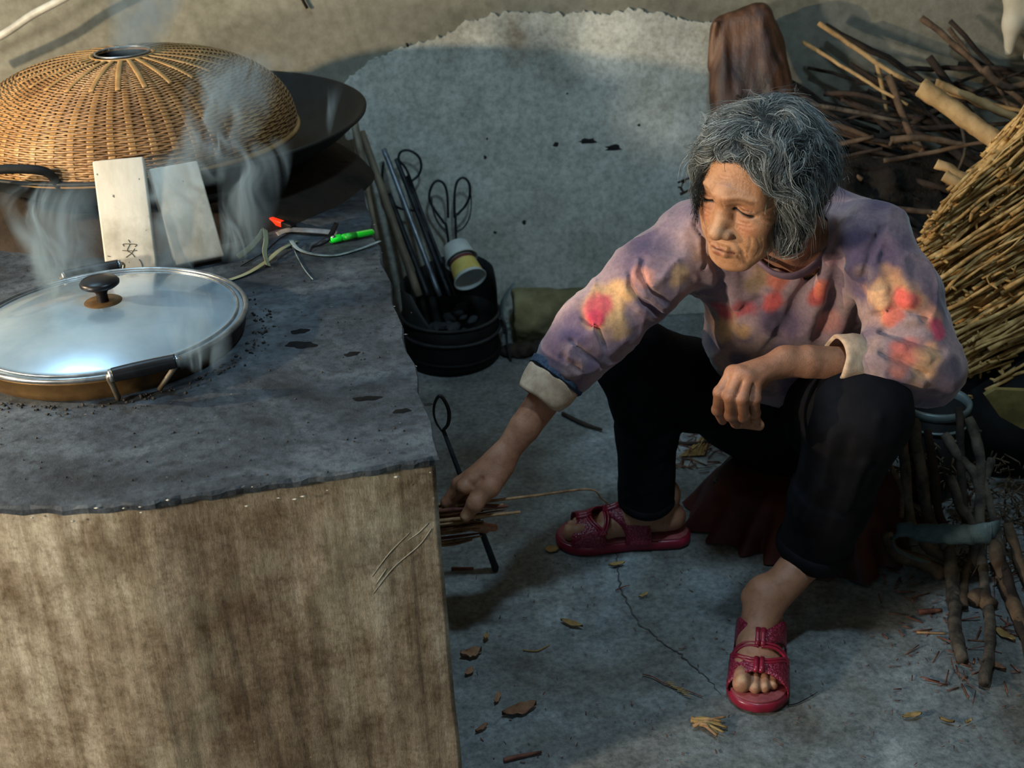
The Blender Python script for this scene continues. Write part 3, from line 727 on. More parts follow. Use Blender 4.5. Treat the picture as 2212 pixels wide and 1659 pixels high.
# damp stains: thin pools of tarry soot on the top
mtar = mnoise('tarry_stain', (8, 8, 9), (20, 20, 21), 40, .8, bmp=.2, spec=.1)
for x, y, sx, sy in [(648, 716, 24, 10), (650, 745, 42, 12), (793, 861, 32, 8), (760, 765, 22, 7), (868, 888, 20, 7), (925, 874, 10, 5)]:
    c = G(x, y, ZS); s = 1.9 / FPX; n = 30; V = [(c[0], c[1], ZS + .0012)]
    for k in range(n):
        a = 2 * math.pi * k / n; q = .8 + .16 * math.sin(2 * a + x) + .09 * math.sin(5 * a + y) + R_.uniform(-.03, .03); V.append((c[0] + sx * s * math.cos(a) * q, c[1] + sy * 2.1 * s * math.sin(a) * q, ZS + .0002))
    mk('soot_stain', V, [(0, 1 + k, 1 + (k + 1) % n) for k in range(n)], mtar, stove)

# white cable on the wall at the top left, small wires
MCAB = mnoise('white_cable', (150, 148, 138), (186, 184, 172), 20, .5, bmp=.05)
P = cr([A(-120, 135, 3.1), A(0, 78, 3.1), A(70, 32, 3.1), A(140, -5, 3.1), A(230, -60, 3.1)], 8)
tag(mk('hanging_cable', *tube(P, .009, 12), MCAB), 'thick off-white cable crossing the top corner above the woven dome', 'cable')
tag(mk('wall_wire', *tube(cr([A(648, -15, YW - .012), A(656, 4, YW - .012), A(664, 18, YW - .012)], 4), .004, 6), MWIRE), 'short dark wire end against the wall above the wok', 'wire')
# ------------------------------------------------------------------ the seated woman
mt, nt, bs = nodes('aged_skin'); MSKIN = mt
at = nt.nodes.new('ShaderNodeAttribute'); at.attribute_name = 'Col'
n = noise_node(nt, 60, 6, .65); r1 = ramp(nt, n.outputs[0], [(.3, (.62, .55, .5, 1)), (.55, (1, 1, 1, 1))])
n2 = noise_node(nt, 14, 4, .5); r2 = ramp(nt, n2.outputs[0], [(.3, (.86, .72, .68, 1)), (.65, (1, 1, 1, 1))])
c = mix(nt, .75, at.outputs[0], r1.outputs[0], 'MULTIPLY'); c = mix(nt, .7, c, r2.outputs[0], 'MULTIPLY'); nt.links.new(c, bs.inputs['Base Color'])
bs.inputs['Roughness'].default_value = .5; bs.inputs['Subsurface Weight'].default_value = .05; bs.inputs['Subsurface Radius'].default_value = (.012, .005, .003); bs.inputs['Specular IOR Level'].default_value = .4
n3 = noise_node(nt, 130, 8, .7, dist=.8); n4 = noise_node(nt, 420, 4, .6)
ad = nt.nodes.new('ShaderNodeMath'); ad.operation = 'ADD'; nt.links.new(n3.outputs[0], ad.inputs[0]); nt.links.new(n4.outputs[0], ad.inputs[1]); bump(nt, bs, ad.outputs[0], .35, .0016)

mt, nt, bs = nodes('sweater_knit'); MSWT = mt
at = nt.nodes.new('ShaderNodeAttribute'); at.attribute_name = 'Col'
n = noise_node(nt, 150, 5, .7); r1 = ramp(nt, n.outputs[0], [(.3, (.66, .62, .62, 1)), (.6, (1, 1, 1, 1))])
nt.links.new(mix(nt, .8, at.outputs[0], r1.outputs[0], 'MULTIPLY'), bs.inputs['Base Color']); bs.inputs['Roughness'].default_value = .9; bs.inputs['Sheen Weight'].default_value = .25; bs.inputs['Specular IOR Level'].default_value = .1
n3 = noise_node(nt, 500, 3, .6); bump(nt, bs, n3.outputs[0], .3, .001)
MTRS = mnoise('black_trousers', (9, 9, 12), (16, 16, 22), 30, .85, bmp=.25, fscale=400, bd=.001, spec=.15)
MCUFF = mnoise('cream_cuff_lining', (170, 142, 118), (198, 172, 146), 60, .9, bmp=.5, fscale=500, bd=.001)
MDENIM = mnoise('blue_cuff_band', (34, 48, 68), (72, 86, 104), 220, .9, bmp=.3, fscale=500, bd=.001)
MSAND = mnoise('crimson_rubber', (118, 20, 40), (142, 30, 52), 30, .33, bmp=.05, spec=.5)
mt, nt, bs = nodes('crimson_textured'); MSANDT = mt
tc = nt.nodes.new('ShaderNodeTexCoord'); vo = nt.nodes.new('ShaderNodeTexVoronoi'); vo.inputs['Scale'].default_value = 260; nt.links.new(tc.outputs['Object'], vo.inputs[0])
r1 = ramp(nt, vo.outputs[0], [(.1, rgb((156, 50, 74))), (.6, rgb((104, 16, 36)))]); nt.links.new(r1.outputs[0], bs.inputs['Base Color']); bs.inputs['Roughness'].default_value = .38; bump(nt, bs, vo.outputs[0], .8, .0015)
MINSOLE = mnoise('worn_pink_insole', (124, 54, 58), (150, 78, 78), 40, .6, bmp=.3, fscale=300)

person = thing('person', (.5, 2.2, 0), 'grey-haired person in a purple flowered sweater, seated, feeding twigs to the stove', 'person')

# ---- feet frames: origin at the heel on the floor, +Y to the toe
def footframe(heel, toe, side):
    y = nrm(toe - heel); z = np.array([0, 0, 1.0]); x = np.cross(y, z)
    return heel, np.stack([x, y, z], 1), side
toeF = G(1634, 1541, 0.0); dF = nrm(G(1640, 1380, 0) - G(1633, 1500, 0)); FF = footframe(toeF + dF * .238, toeF, -1)     # her left foot, big toe on picture left
toeB = G(1203, 1172, 0.0); heelB = G(1489, 1166, 0.0); FB = footframe(heelB, toeB, 1)                               # her right foot
def floc(fr, p):
    p = np.asarray(p, float); q = p.copy(); q[..., 0] *= fr[2]; return fr[0] + q @ fr[1].T
# local x>0 (times side) = little-toe side?  for her left foot seen from the front the big toe is at picture left
LF = np.linalg.norm(toeF - FF[0]); LB = np.linalg.norm(toeB - heelB)

J = dict(rsh=A(1505, 520, 2.06), rel=A(1292, 705, 1.985), rwr=A(1088, 985, 1.90), lsh=A(1885, 522, 1.98), lel=A(1985, 790, 1.885), lwr=A(1692, 783, 1.835),
         neck=A(1745, 500, 2.07), rhip=A(1600, 880, 2.34), lhip=A(1775, 900, 2.24), rkn=A(1368, 775, 2.10), lkn=A(1858, 893, 1.83))
rank = floc(FB, (0, .055, .10)); lank = floc(FF, (0.012, .060, .100))
hemF = A(1757, 1185, 1.895); hemB2 = A(1397, 1085, 2.165)

# ---- head frame
az, pt, rl_ = math.radians(47), math.radians(9), math.radians(7)
Yh = np.array([-math.sin(az) * math.cos(pt), -math.cos(az) * math.cos(pt), -math.sin(pt)])
Xh = np.array([math.cos(az), -math.sin(az), 0]); Zh = np.cross(Yh, Xh)
X2 = Xh * math.cos(rl_) - Zh * math.sin(rl_); Z2 = Zh * math.cos(rl_) + Xh * math.sin(rl_)
RH = np.stack([X2, Yh, Z2], 1)
HC = A(1560, 445, 1.855) - RH @ np.array([0, .090, .008])
HM = (HC, RH)
def hl(p): return HC + RH @ np.asarray(p, float)

B = SDF(HM)
# cranium, face, jaw
B.ell((0, -.014, .042), (.073, .092, .080), k=.02)
B.ell((0, .030, -.010), (.060, .062, .078), k=.03)
for s in (-1, 1):
    B.cap((s * .050, .000, -.045), (s * .024, .062, -.092), .022, .016, k=.03)
    B.ell((s * .041, .057, -.018), (.024, .020, .019), k=.02)          # cheekbone
    B.ell((s * .035, .055, -.050), (.020, .022, .026), k=.025)         # cheek
B.ell((0, .070, -.096), (.022, .017, .016), k=.02)                       # chin
B.ell((0, .072, -.062), (.028, .019, .024), k=.018)                      # muzzle
B.cap((0, .083, .030), (0, .083, .030), .012, k=.02)
for s in (-1, 1):
    B.cap((s * .006, .083, .026), (s * .044, .062, .024), .011, .010, k=.018)   # brow
    B.ell((s * .031, .090, .004), (.017, .013, .012), k=.012, op='-')  # socket
    B.ell((s * .031, .068, .003), (.0155, .0145, .0125), k=.006)        # closed lid
    B.ell((s * .031, .071, -.009), (.015, .010, .006), k=.008)          # bag under the eye
B.chain([(0, .078, .012), (0, .0885, -.012), (0, .1010, -.029)], [.0090, .0098, .0105], k=.012)   # nose
B.ell((0, .1035, -.0335), (.0125, .0115, .0105), k=.006)
for s in (-1, 1):
    B.ell((s * .0145, .0925, -.0365), (.0080, .0105, .0080), k=.006)
    B.cap((s * .0068, .102, -.0465), (s * .0062, .096, -.036), .0036, .003, k=.002, op='-')
# lips
B.chain([(-.026, .0800, -.0675), (-.012, .0915, -.0620), (0, .0945, -.0610), (.012, .0915, -.0620), (.026, .0800, -.0675)], [.0022, .0042, .0040, .0042, .0022], k=.005)
B.chain([(-.022, .0810, -.0720), (-.009, .0905, -.0722), (.009, .0905, -.0722), (.022, .0810, -.0720)], [.0026, .0050, .0050, .0026], k=.006)
WR = []
def wr(p, a_, s_): WR.append((p, a_, s_))
wr([(-.027, .081, -.0700), (-.012, .0955, -.0668), (.012, .0955, -.0668), (.027, .081, -.0700)], -.0032, .0017)
wr([(0, .101, -.050), (0, .098, -.057)], -.0008, .003)
for s in (-1, 1):
    wr([(s * .017, .093, -.036), (s * .027, .083, -.050), (s * .033, .074, -.066)], -.0022, .0032)
    wr([(s * .031, .078, -.066), (s * .033, .070, -.084)], -.0020, .0026)
    wr([(s * .025, .080, -.072), (s * .029, .074, -.082)], -.0012, .0018)
    wr([(s * .015, .078, .006), (s * .027, .0835, .0030), (s * .038, .079, .000), (s * .047, .072, -.002)], -.0040, .0019)
    wr([(s * .015, .078, .0105), (s * .028, .083, .0120), (s * .044, .074, .0075)], -.0018, .0013)
    wr([(s * .020, .083, .0075), (s * .030, .083, .0075), (s * .042, .076, .004)], .0012, .0022)
    wr([(s * .014, .080, -.005), (s * .026, .082, -.012), (s * .042, .074, -.011)], -.0018, .0016)
    wr([(s * .014, .080, -.010), (s * .026, .082, -.018), (s * .044, .072, -.018)], -.0012, .0018)
    wr([(s * .016, .084, -.016), (s * .034, .078, -.026)], -.0010, .0020)
    for q in range(4): wr([(s * .047, .068, .003 - q * .004), (s * .056, .058, .007 - q * .008), (s * .064, .045, .012 - q * .013)], -.0012, .0013)
    for q in range(3): wr([(s * (.038 + q * .007), .065, -.035), (s * (.036 + q * .007), .06, -.052), (s * (.034 + q * .006), .06, -.070)], -.0009, .0017)
    wr([(s * .050, .045, -.030), (s * .052, .035, -.062)], -.0045, .011)
    wr([(s * .008, .095, .028), (s * .028, .09, .031), (s * .046, .07, .025)], .0012, .0035)
for q, zz in enumerate((.040, .0465, .053, .0595, .066)):
    wr([(-.040, .07, zz - .004), (-.026, .08, zz + .001), (-.010, .085, zz - .001), (.006, .085, zz + .001), (.024, .08, zz), (.042, .07, zz - .004)], -.0013, .0013)
for s in (-1, 1): wr([(s * .005, .095, .026), (s * .004, .09, .014)], -.0014, .0014)
for q in range(4): wr([(-.014 + q * .0093, .1, -.0545), (-.013 + q * .0087, .1, -.0590)], -.0007, .0010)
for w_ in WR: B.sdisp(*w_)
# ears
for s in (-1, 1):
    er = np.array([[.94, -.34 * s, 0], [.34 * s, .94, 0], [0, 0, 1]]).T
    B.ell((s * .079, -.008, -.004), (.0065, .017, .031), k=.004, rot=er)
    B.chain([(s * .077, .004, -.018), (s * .083, .006, .008), (s * .087, -.004, .024), (s * .089, -.018, .018), (s * .087, -.022, -.002), (s * .081, -.010, -.028), (s * .075, .000, -.032)], [.003, .0036, .004, .004, .0038, .0055, .004], k=.003)
    B.ell((s * .086, -.004, -.004), (.006, .008, .014), k=.004, op='-')
# neck
B.M = None
nk0 = hl((0, -.028, -.045)); nk1 = J['neck'] + np.array([-.01, 0, -.03])
B.cap(nk0, nk1, .047, .052, k=.03)
B.cap(hl((.035, -.02, -.06)), A(1722, 575, 2.02), .009, .008, k=.02)
# slim hidden core keeps the body one continuous surface
chest = A(1700, 640, 2.14); pel = A(1690, 900, 2.30)
B.chain([nk1, chest, pel], [.05, .06, .07], k=.04)
for a_, b_ in (('rsh', 'rhip'), ('lsh', 'lhip')): B.cap(nk1, J[a_] + [0, 0, -.01], .035, .030, k=.03)
B.chain([J['rsh'] - [0, 0, .01], J['rel'], J['rwr'] + (J['rel'] - J['rwr']) * .50], [.026, .024, .020], k=.005)
B.chain([J['lsh'] - [0, 0, .01], J['lel'], J['lel'] * .62 + J['lwr'] * .38], [.026, .026, .022], k=.005)
for h_, k_, a_ in (('rhip', 'rkn', rank), ('lhip', 'lkn', lank)):
    hm_ = hemB2 if h_ == 'rhip' else hemF
    B.chain([pel, J[h_], J[k_], hm_, a_], [.05, .05, .04, .036, .030], k=.03)

# ---- right forearm and hand (holding the twigs)
def AA(L): return [A(*q) for q in L]
fa = nrm(J['rwr'] - J['rel'])
camv = nrm(_C - J['rwr'])
B.chain([J['rel'] * .45 + J['rwr'] * .55, J['rel'] * .22 + J['rwr'] * .78, J['rwr']], [.0285, .0260, .0208], k=.005)
W = J['rwr']
mcp = AA([(1003, 1052, 1.868), (992, 1046, 1.89), (996, 1050, 1.912), (1008, 1058, 1.932)])
for q, r0 in zip(mcp, (.0135, .0135, .0125, .0115)): B.cap(W, q, .0165, r0, k=.014)
B.cap(A(1075, 1005, 1.893), A(1035, 1040, 1.885), .022, .019, k=.014)
fing = [AA([(1003, 1052, 1.868), (976, 1080, 1.888), (988, 1116, 1.898), (1030, 1137, 1.898)]), AA([(992, 1046, 1.89), (966, 1085, 1.89), (992, 1128, 1.90), (1054, 1139, 1.90)]),
        AA([(996, 1050, 1.912), (970, 1090, 1.915), (1002, 1134, 1.92), (1067, 1140, 1.915)]), AA([(1008, 1058, 1.932), (984, 1098, 1.94), (1010, 1136, 1.942), (1050, 1145, 1.936)])]
for F_, sc_ in zip(fing, (1, 1, .95, .85)):
    P_ = F_; B.chain(P_, [.0112 * sc_, .0100 * sc_, .0088 * sc_, .0074 * sc_], k=.004)
    for q in (1, 2): B.cap(P_[q], P_[q], .0108 * sc_, k=.004)
th = AA([(1082, 1010, 1.888), (1058, 1052, 1.865), (1026, 1088, 1.850), (1006, 1115, 1.848)])
B.chain(th, [.021, .0160, .0130, .0100], k=.008); B.cap(th[1], th[1], .0165, k=.006); B.cap(th[2], th[2], .0136, k=.005)
B.cap(A(1068, 1028, 1.88), A(1045, 1048, 1.872), .018, .014, k=.012)
for q in (-4, 0, 4): B.disp([A(1010 + q, 1084 + q, 1.838), A(1035 + q, 1097 + q, 1.842)], -.0008, .0012)
B.disp(AA([(1012, 1040, 1.86), (1022, 1050, 1.858), (1040, 1035, 1.862)]), -.003, .004)
nailR = (th[3], nrm(th[3] - th[2]))

# ---- left forearm and hand (relaxed over the thigh)
B.chain([J['lel'] * .5 + J['lwr'] * .5, A(1745, 781, 1.842), J['lwr']], [.0272, .0258, .0238], k=.005)
B.cap(A(1700, 766, 1.842), A(1697, 766, 1.842), .012, k=.014)
W2 = J['lwr']
L1 = [AA([(1583, 806, 1.812), (1556, 848, 1.797), (1551, 885, 1.806), (1561, 908, 1.828)]), AA([(1598, 808, 1.800), (1578, 855, 1.782), (1579, 897, 1.790), (1590, 915, 1.812)]),
      AA([(1616, 814, 1.795), (1603, 860, 1.776), (1606, 899, 1.784), (1614, 914, 1.806)]), AA([(1634, 822, 1.796), (1630, 862, 1.782), (1631, 892, 1.795), (1634, 906, 1.812)])]
for F_, sc_ in zip(L1, (.98, 1, .97, .85)):
    B.cap(W2, F_[0], .0165, .0115 * sc_, k=.012)
    B.chain(F_, [.0118 * sc_, .0105 * sc_, .0094 * sc_, .0078 * sc_], k=.0035)
    B.cap(F_[0], F_[0], .0126 * sc_, k=.005); B.cap(F_[1], F_[1], .0113 * sc_, k=.004); B.cap(F_[2], F_[2], .010 * sc_, k=.004)
    # tendon
    B.disp([W2 * .75 + F_[0] * .25 + camv * .018, W2 * .2 + F_[0] * .8 + camv * .012], .0016, .0035)
    m0 = (F_[1] + F_[2]) / 2
    for q in (-.0022, 0, .0022): B.disp([F_[1] + camv * .010 + [-.008, 0, q], F_[1] + camv * .010 + [.008, 0, q]], -.0006, .0011)
for a_, b_ in zip(L1[:-1], L1[1:]): B.disp([(a_[0] + b_[0]) / 2 + camv * .008, (a_[1] + b_[1]) / 2 + camv * .006], -.0022, .0028)
th2 = AA([(1658, 800, 1.85), (1610, 852, 1.845), (1592, 910, 1.822), (1640, 919, 1.806)])
B.chain(th2, [.018, .0135, .0105, .0085], k=.006)
for px in ([(1668, 805), (1660, 835)], [(1674, 808), (1668, 832)], [(1682, 810), (1676, 826)]): B.disp([A(*px[0], 1.812), A(*px[1], 1.812)], -.0016, .0018)

# ---- feet
def foot(fr, L, ank, zs):
    S = lambda x, y, z: floc(fr, (x, y, z + zs))
    k = L / .24
    B.cap(S(0, .034, .030), S(0, .045, .032), .026, .026, k=.02)
    B.chain([S(0, .052, .085), S(-.002, .080, .053), S(-.006, .125, .031), S(-.008, .165, .020)], [.030, .027, .024, .017], k=.02)
    B.cap(S(.012, .04, .025), S(.018, .165, .018), .022, .016, k=.02)
    B.cap(S(-.012, .06, .030), S(-.024, .165, .018), .020, .0165, k=.02)
    B.cap(S(-.024, .168, .017), S(.024, .155, .014), .0165, .013, k=.012)
    for s in (-1, 1): B.cap(S(s * .024, .055, .075), S(s * .024, .055, .075), .0125, k=.015)
    toes = [(-.0265, .228, .0142), (-.0045, .227, .0092), (.0110, .221, .0086), (.0245, .211, .0080), (.0360, .196, .0075)]
    for x, y, r in toes:
        y *= k
        B.chain([S(x * .95, .168 * k, r + .004), S(x, (.168 * k + y) / 2, r + .005), S(x, y - r, r)], [r * .92, r * .86, r], k=.004)
        if r > .01: B.cap(S(x, y - r * 2.0, r * .95), S(x, y - r * 1.0, r * .85), r * .95, k=.006)
ZF, ZBk = .024, .026
foot(FF, LF, lank, ZF); foot(FB, LB, rank, ZBk)
Vb, Fb = B.mesh(.0017)
print('body verts', len(Vb))
# skin colours
base = np.array(rgb((184, 138, 102))[:3]); col = np.tile(base, (len(Vb), 1))
Lc = (Vb - HC) @ RH          # head-local coordinates
inhead = np.linalg.norm(Lc, axis=1) < .14
def paint(mask_pt, r, c, strength=1, sc_=(1, 1, 1), local=True):
    Q = Lc if local else Vb
    d = np.linalg.norm((Q - np.array(mask_pt)) * np.array(sc_), axis=1) / r; w_ = np.clip(1.5 - 1.5 * d, 0, 1); w_ = (w_ * w_ * (3 - 2 * w_) * strength)[:, None]
    global col; col = col * (1 - w_) + np.array(rgb(c)[:3]) * w_
col[~inhead] = np.array(rgb((166, 118, 90))[:3])
for s in (-1, 1):
    paint((s * .031, .076, .004), .022, (150, 98, 66), .6); paint((s * .038, .075, -.022), .022, (184, 116, 86), .6)
    for t in np.linspace(0, 1, 13):      # eye slits
        p0 = np.array([.017, .078, .006]) * (1 - t) + np.array([.044, .074, -.001]) * t; p0[1] += .006 * math.sin(math.pi * t); p0[0] *= s
        paint(p0, .0056, (20, 12, 9), .98, (1, .35, 1.5))
    for t in np.linspace(0, 1, 7):       # sparse brows
        paint((s * (.010 + .034 * t), .092 - .016 * t, .022 + .006 * math.sin(math.pi * t)), .006, (112, 84, 56), .5, (1, .5, 1))
    paint((s * .0066, .100, -.0445), .0042, (24, 10, 6), .95)
for t in np.linspace(-1, 1, 17):
    paint((t * .021, .0925 - .009 * t * t, -.0622 - .0035 * t * t), .0062, (150, 82, 66), .55, (1, .6, 1.2))
    paint((t * .018, .0905 - .008 * t * t, -.0722), .0070, (150, 84, 68), .55, (1, .6, 1.2))
    paint((t * .022, .094 - .010 * t * t, -.0668 - .0020 * t * t), .0026, (58, 26, 20), .9, (1, .45, 1))
for q, rr_ in [((.044, .060, -.030), .006), ((.052, .050, -.045), .007), ((.046, .056, -.060), .006)]: paint(q, rr_, (140, 92, 62), .35)
# knuckles redder, nails paler
for L_ in (L1, fing):
    for F_ in L_:
        for q in (0, 1): paint(F_[q], .014, (160, 92, 74), .5, local=False)
        paint(F_[3], .011, (184, 132, 108), .6, local=False)
paint(th[3] + camv * .008, .009, (196, 160, 120), .8, local=False)
for fr_, L_, z_ in ((FF, LF, ZF), (FB, LB, ZBk)):
    for x, y, r in [(-.0265, .228, .0142), (-.0045, .227, .0092), (.0110, .221, .0086), (.0245, .211, .0080), (.0360, .196, .0075)]:
        y *= L_ / .24; paint(floc(fr_, (x, y - r * .75, z_ + r * 1.9)), r * .75, (196, 156, 118), .85, local=False)
body = mk('body', Vb, Fb, MSKIN, person); vcol(body.data, col)

# ---- hair: one soft mass plus strands following it
MHAIR0 = mnoise('grey_hair_mass', (14, 17, 17), (40, 44, 43), 70, .7, bmp=.6, fscale=260, bd=.003)
H = SDF(HM)
H.ell((0, -.018, .046), (.081, .095, .083), k=.02)
H.ell((.026, .014, .078), (.055, .058, .042), k=.03)
H.ell((-.026, .028, .076), (.046, .048, .038), k=.03)
H.ell((.048, -.052, .020), (.042, .050, .058), k=.03)
H.ell((0, -.066, -.008), (.066, .046, .064), k=.03)
H.chain([(.066, .028, .056), (.080, .020, .018), (.080, .014, -.025), (.072, .012, -.066), (.062, .010, -.084)], [.020, .019, .018, .014, .007], k=.02)
H.chain([(-.064, .034, .056), (-.077, .032, .022), (-.080, .028, -.020)], [.018, .012, .005], k=.02)
H.ell((.097, -.012, -.002), (.022, .017, .030), k=.008, op='-')
H.ell((-.002, .100, .022), (.066, .060, .062), k=.016, op='-')
H.ell((.006, .085, -.040), (.070, .062, .074), k=.012, op='-')
H.disp([(.00, .03, .13), (.055, .045, .10), (.080, .04, .05)], -.009, .009)
H.disp([(-.03, .04, .118), (-.06, .05, .08)], -.007, .008)
H.disp([(.030, .062, .105), (.060, .062, .078), (.078, .045, .045)], .006, .008)
H.disp([(.04, -.01, .135), (.085, .0, .09), (.096, .0, .04)], .006, .010)
H.disp([(.05, -.04, .13), (.09, -.05, .06), (.09, -.06, 0)], -.008, .010)
H.disp([(.02, -.09, .11), (.06, -.10, .05), (.06, -.10, 0)], .006, .012)
hair = None
def hx(X): return vnoise(X, 55, 21) * .0035 + vnoise(X, 130, 22) * .0014
Vh, Fh = H.mesh(.0035, extra=hx)
hair = mk('hair', Vh, Fh, MHAIR0, person)
# strands
NS, NK = 9000, 20
r_ = np.random.default_rng(3)
# seeds on the surface: pick vertices at random, preferring the crown
pick = r_.integers(0, len(Vh), NS * 2); S0 = Vh[pick]; loc = (S0 - HC) @ RH
keep = r_.random(len(S0)) < np.clip(.55 + loc[:, 2] * 6, .18, 1); S0 = S0[keep][:NS]; NS = len(S0)
off = r_.random(NS) ** 1.8 * .010 + .0006
crown = np.array([.010, .012, .135])
def flow(X, ph):
    l = (X - HC) @ RH; d = l - crown; rad = d / (np.linalg.norm(d, axis=1)[:, None] + 1e-6)
    sw = np.cross(np.array([0, 0, 1.0]), rad)
    v = rad * 1.0 + sw * .35
    low = np.clip((.09 - l[:, 2]) / .12, 0, 1)[:, None]
    v = v * (1 - low * .75) + np.array([0, .10, -1.0]) * low * 1.15
    # front hair is pulled to the sides, away from the brow
    fr_ = np.clip((l[:, 1] - .04) / .05, 0, 1) * np.clip((.115 - l[:, 2]) / .05, 0, 1); sgn = np.where(l[:, 0] > -.022, 1.0, -1.0)
    v = v + (fr_ * 1.5)[:, None] * np.stack([sgn, -.5 * np.ones(NSx(l)), -.25 * np.ones(NSx(l))], 1)
    wv = np.stack([vnoise(X, 24, 31), vnoise(X, 24, 32), vnoise(X, 24, 33)], 1) * 1.25 + np.stack([vnoise(X + ph, 48, 34), vnoise(X + ph, 48, 35), vnoise(X + ph, 48, 36)], 1) * 1.0
    v = v + wv; return (v / np.linalg.norm(v, axis=1)[:, None]) @ RH.T
def NSx(l): return len(l)
ph = r_.random((NS, 1)) * .010
X = S0.copy(); path = [X.copy()]; step = r_.uniform(.0032, .0056, NS)[:, None]; lift = r_.random(NS) < .10
for kk in range(NK - 1):
    X = X + flow(X, ph) * step
    dd = H.ev(X); g = H.grad(X); tgt = off + np.where(lift, kk * .0011, 0)
    X = X - g * (dd - tgt)[:, None] * .8
    l_ = (X - HC) @ RH; inside = ((((l_ - np.array([.004, .085, .004])) / np.array([.060, .066, .070])) ** 2).sum(1) < 1) | ((((l_ - np.array([.092, -.012, -.004])) / np.array([.026, .017, .032])) ** 2).sum(1) < 1)
    X = np.where(inside[:, None], path[-1] + (X - path[-1]) * .02, X)
    path.append(X.copy())
Pth = np.stack(path, 1)                                 # NS,NK,3
T = np.gradient(Pth, axis=1); T /= np.linalg.norm(T, axis=2)[..., None] + 1e-9
N1 = np.cross(T, np.array([.3, .2, .93])); N1 /= np.linalg.norm(N1, axis=2)[..., None] + 1e-9; N2 = np.cross(T, N1)
rad = (r_.uniform(.00016, .00034, NS)[:, None] * np.interp(np.arange(NK), [0, NK * .6, NK - 1], [1, 1, .35])[None])[..., None]
ring = [Pth + rad * (N1 * math.cos(a) + N2 * math.sin(a)) for a in (0, 2.094, 4.189)]
Vs = np.stack(ring, 2).reshape(-1, 3)
ii = (np.arange(NS)[:, None] * NK + np.arange(NK - 1)[None]).ravel() * 3
Fs = np.concatenate([np.stack([ii + a, ii + b, ii + 3 + b, ii + 3 + a], 1) for a, b in ((0, 1), (1, 2), (2, 0))])
mt, nt, bs = nodes('grey_hair_strands'); at = nt.nodes.new('ShaderNodeAttribute'); at.attribute_name = 'Col'; nt.links.new(at.outputs[0], bs.inputs['Base Color']); bs.inputs['Roughness'].default_value = .42; bs.inputs['Specular IOR Level'].default_value = .5
so = mk('hair_strands', Vs, Fs, mt, hair)
sv = np.clip(.075 + .17 * r_.random(NS) ** 1.6 + vnoise(S0, 26, 41) * .07 + (r_.random(NS) < .16) * .36, .015, .6)
cc = sv[:, None] * np.array([.92, 1.0, .97]); vcol(so.data, np.repeat(cc, NK * 3, axis=0)); so['kind'] = 'stuff'
# a few flyaway hairs and the lock beyond her face
mb = MB()
for i in range(90):
    p0 = Vh[r_.integers(len(Vh))]; l = (p0 - HC) @ RH
    if l[2] < .03: continue
    g = H.grad(p0[None])[0]; t = nrm(np.cross(g, r_.normal(size=3))); L_ = r_.uniform(.02, .045)
    mb.add(*tube(cr([p0, p0 + g * L_ * .5 + t * L_ * .4, p0 + g * L_ * .75 + t * L_ * .9, p0 + g * L_ * .5 + t * L_ * 1.3], 5), .00019, 3))
for i in range(150):
    a = A(1528 + r_.normal() * 10, 372 + r_.normal() * 12, 1.90 + r_.normal() * .006); b = A(1508 + r_.normal() * 7, 425 + r_.normal() * 8, 1.895 + r_.normal() * .006); c_ = A(1503 + r_.normal() * 6, 455 + r_.normal() * 16, 1.895)
    mb.add(*tube(cr([a, (a + b) / 2 + [-.006 + .004 * r_.normal(), 0, 0], b, c_], 4), .00020, 3))
fl = mb.build('flyaway_strands', MHAIR0, hair); fl['kind'] = 'stuff'

# ---- sweater
S = SDF()
ru = J['rsh']; S.cap(A(1545, 545, 2.11), A(1855, 545, 2.07), .082, .085, k=.05)
S.cap(A(1560, 520, 2.09), ru, .068, .060, k=.04); S.cap(A(1830, 530, 2.04), J['lsh'], .066, .056, k=.04)
S.chain([A(1725, 505, 2.10), A(1745, 470, 2.11)], [.075, .062], k=.05)
S.cap(A(1700, 620, 2.12), A(1672, 745, 2.17), .125, .108, k=.06, sq=((.3, .9, 0), 1.15))
S.cap(A(1760, 640, 2.12), A(1760, 775, 2.21), .115, .112, k=.05)
S.cap(A(1640, 640, 2.11), A(1600, 735, 2.13), .075, .060, k=.05)
S.chain([ru, A(1400, 600, 2.02), J['rel'], A(1240, 768, 1.958), A(1204, 812, 1.945)], [.062, .060, .057, .049, .042], k=.03)
S.chain([J['lsh'], A(1945, 640, 1.93), J['lel'], A(1920, 785, 1.865), A(1880, 783, 1.855)], [.056, .060, .058, .050, .043], k=.03)
S.cap(A(1975, 770, 1.88), A(2000, 790, 1.885), .056, .050, k=.03)
S.cap(nk0, nk1 + (nk0 - nk1) * -.1, .060, .066, k=.012, op='-')
